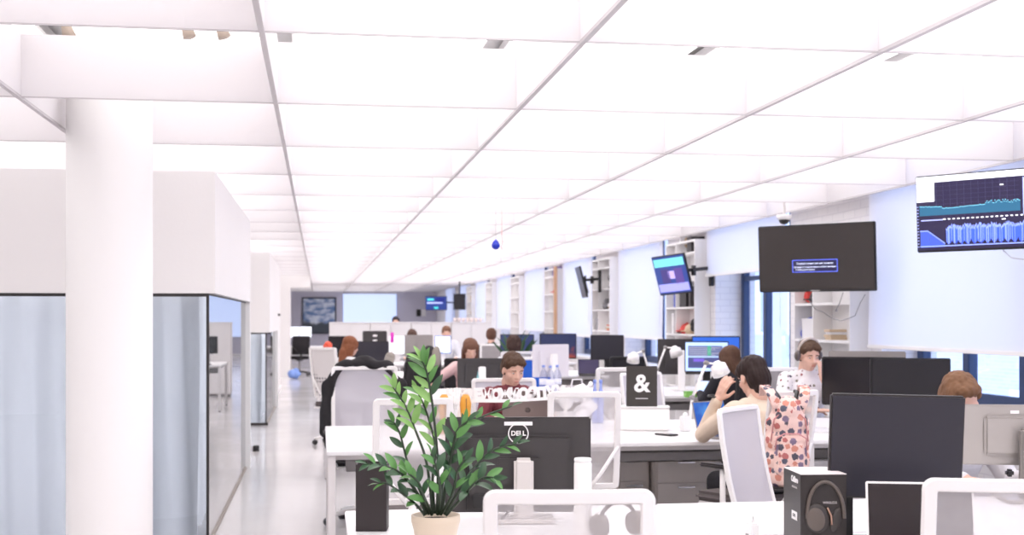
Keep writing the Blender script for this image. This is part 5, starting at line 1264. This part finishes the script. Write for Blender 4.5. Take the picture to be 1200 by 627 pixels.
for k in range(7):
    y0 = 10.53+4.62*k; y1 = y0+1.30; X0, X1 = 4.55, 4.80
    fm = white
    t = thing('bookcase', '%s white bookcase from the viewer on the window wall%s' % (nm[k], ', framed by a wooden post' if k == 3 else ''), 'bookcase', (0, 0, 0), 0, grp)
    X0 = 4.55; X1 = 4.748
    for yy in (y0, y0+.83, y1): MB().b2(X0, X1, yy-.0125, yy+.0125, 0, 2.46 if k else 2.3, fm, .002).build('upright', parent=t)
    for z in shz[:(6 if k else 5)]+([2.46] if k else []):
        MB().b2(X0+.004, X1, y0+.013, y0+.817, z-.0125, z+.0125, fm, .002).build('shelf_board', parent=t)
        MB().b2(X0+.004, X1, y0+.843, y1-.013, z-.0125, z+.0125, fm, .002).build('shelf_board', parent=t)
    MB().b2(X1-.012, X1, y0+.01, y1-.01, .6, 2.30 if k == 0 else 2.46, fm).build('back_panel', parent=t)
    if k == 3: MB().b2(4.50, 4.56, y0-.10, y0-.02, 0, 2.5, wood, .004).build('wooden_post', parent=t)
items = [
 ('books', 'beige', 0, 2, .45, 'middle'), ('bottle', 'green', 0, 1, .42, 'lower'), ('box', 'white', 0, 2, .85, 'middle'), ('shoes', 'blue', 0, 2, .97, 'middle'), ('shoes', 'red', 0, 3, .93, 'upper'), ('cap', 'black', 0, 3, .8, 'upper'),
 ('box', 'black', 1, 5, .25, 'top'), ('board', 'beige', 1, 5, .62, 'top'), ('bag', 'black', 1, 3, .25, 'upper'), ('box', 'black', 1, 3, .5, 'upper', ', farther back'), ('shoes', 'black', 1, 2, .25, 'middle'), ('cap', 'red', 1, 2, .6, 'middle'), ('helmet', 'beige', 1, 2, .42, 'middle'), ('bag', 'blue', 1, 3, .85, 'upper'), ('binder', 'white', 1, 2, .9, 'middle'),
 ('trophy', 'black', 2, 4, .35, 'fourth'), ('shoes', 'black', 2, 3, .3, 'upper'), ('shoes', 'grey', 2, 3, .5, 'upper'), ('bottle', 'orange', 2, 3, .85, 'upper'), ('box', 'grey', 2, 2, .85, 'middle'), ('books', 'orange', 2, 2, .3, 'middle'), ('books', 'white', 2, 3, .12, 'upper'),
 ('box', 'purple', 3, 5, .4, 'top'), ('cap', 'red', 3, 4, .4, 'fourth'), ('board', 'red', 3, 3, .4, 'upper'), ('board', 'black', 3, 2, .4, 'middle'), ('binder', 'grey', 3, 2, .15, 'middle'), ('shoes', 'purple', 3, 3, .85, 'upper'), ('shoes', 'brown', 3, 4, .85, 'fourth'), ('shoes', 'grey', 3, 3, .2, 'upper'),
 ('books', 'beige', 6, 3, .4, 'upper'), ('box', 'beige', 6, 4, .3, 'fourth'),
]
for it in items: on_shelf(it[0], it[1], it[2], it[3], it[4], it[5], it[6] if len(it) > 6 else '')
# cable hanging below the large television
t = thing('cable', 'thin dark cable drooping below the large black television', 'cable', (0, 0, 0))
pts = [(948, 352), (955, 362), (965, 366), (975, 373), (985, 376), (995, 373), (1002, 370), (1008, 355), (1014, 345)]
MB().tube([P(px, 10.9, ZP(py, 10.9)) for px, py in pts], .004, gplast, 6).build('cord', parent=t)
MB().tube([P(px, 10.9, ZP(py, 10.9)) for px, py in ((988, 343), (984, 355), (980, 363))], .004, gplast, 6).ball(P(980, 10.9, ZP(364, 10.9)), .012, gplast, 8).build('plug_end', parent=t)

t = thing('plastic_bag', 'crumpled white plastic bag on the desk left of the mesh chair and ampersand bag', 'bag', P(674, 8.75, .751), .3)
b = MB(); rr = random.Random(5)
for q in range(11): b.ball((rr.uniform(-.09, .09), rr.uniform(-.05, .05), rr.uniform(.04, .26)), (rr.uniform(.03, .07), .05, rr.uniform(.03, .05)))
b.cap((.0, 0, .2), (.12, 0, .30), .02, .012); b.meld(.008, 1, mat('bag_white', (240,238,242), .4), disp=.02, dscale=9); b.build('bag_body', parent=t)
MB().tube([(-.04, 0, .24), (-.02, 0, .33), (.05, 0, .33), (.06, 0, .26)], .006, mat('bag_white'), 6).build('handle', parent=t)
for i, (px, lab) in enumerate(((697, 'left slim blue-tinted bottle behind the mesh chair left of the ampersand bag'), (704, 'right slim blue-tinted bottle behind the mesh chair left of the ampersand bag'))):
    t = thing('slim_bottle', lab, 'bottle', P(px, 9.15, .751), 0, 'slim blue-tinted bottles')
    MB().lathe([(0, 0), (.02, 0), (.021, .01), (.021, .2), (.010, .25), (.010, .29), (0, .29)], (0, 0, 0), mat('blue_tint', (150,165,225), .2), 16).build('bottle_body', parent=t); MB().cone((0, 0, .285), (0, 0, .31), .012, .012, mat('blue_cap'), 12).build('cap', parent=t)
t = thing('pen_cup', 'small dark cup with pens beside the tall reeds', 'cup', P(508, 8.3, .751)); MB().lathe([(0, 0), (.035, 0), (.037, .1), (.033, .1), (.03, .01), (0, .01)], (0, 0, 0), dark, 20).build('cup_body', parent=t)
for q in range(4): MB().cone((.01*cos(q*2), .01*sin(q*2), .02), (.03*cos(q*2), .03*sin(q*2), .16), .004, .004, [black, white, mat('blue_cap'), amb][q], 8).build('pen', parent=t)
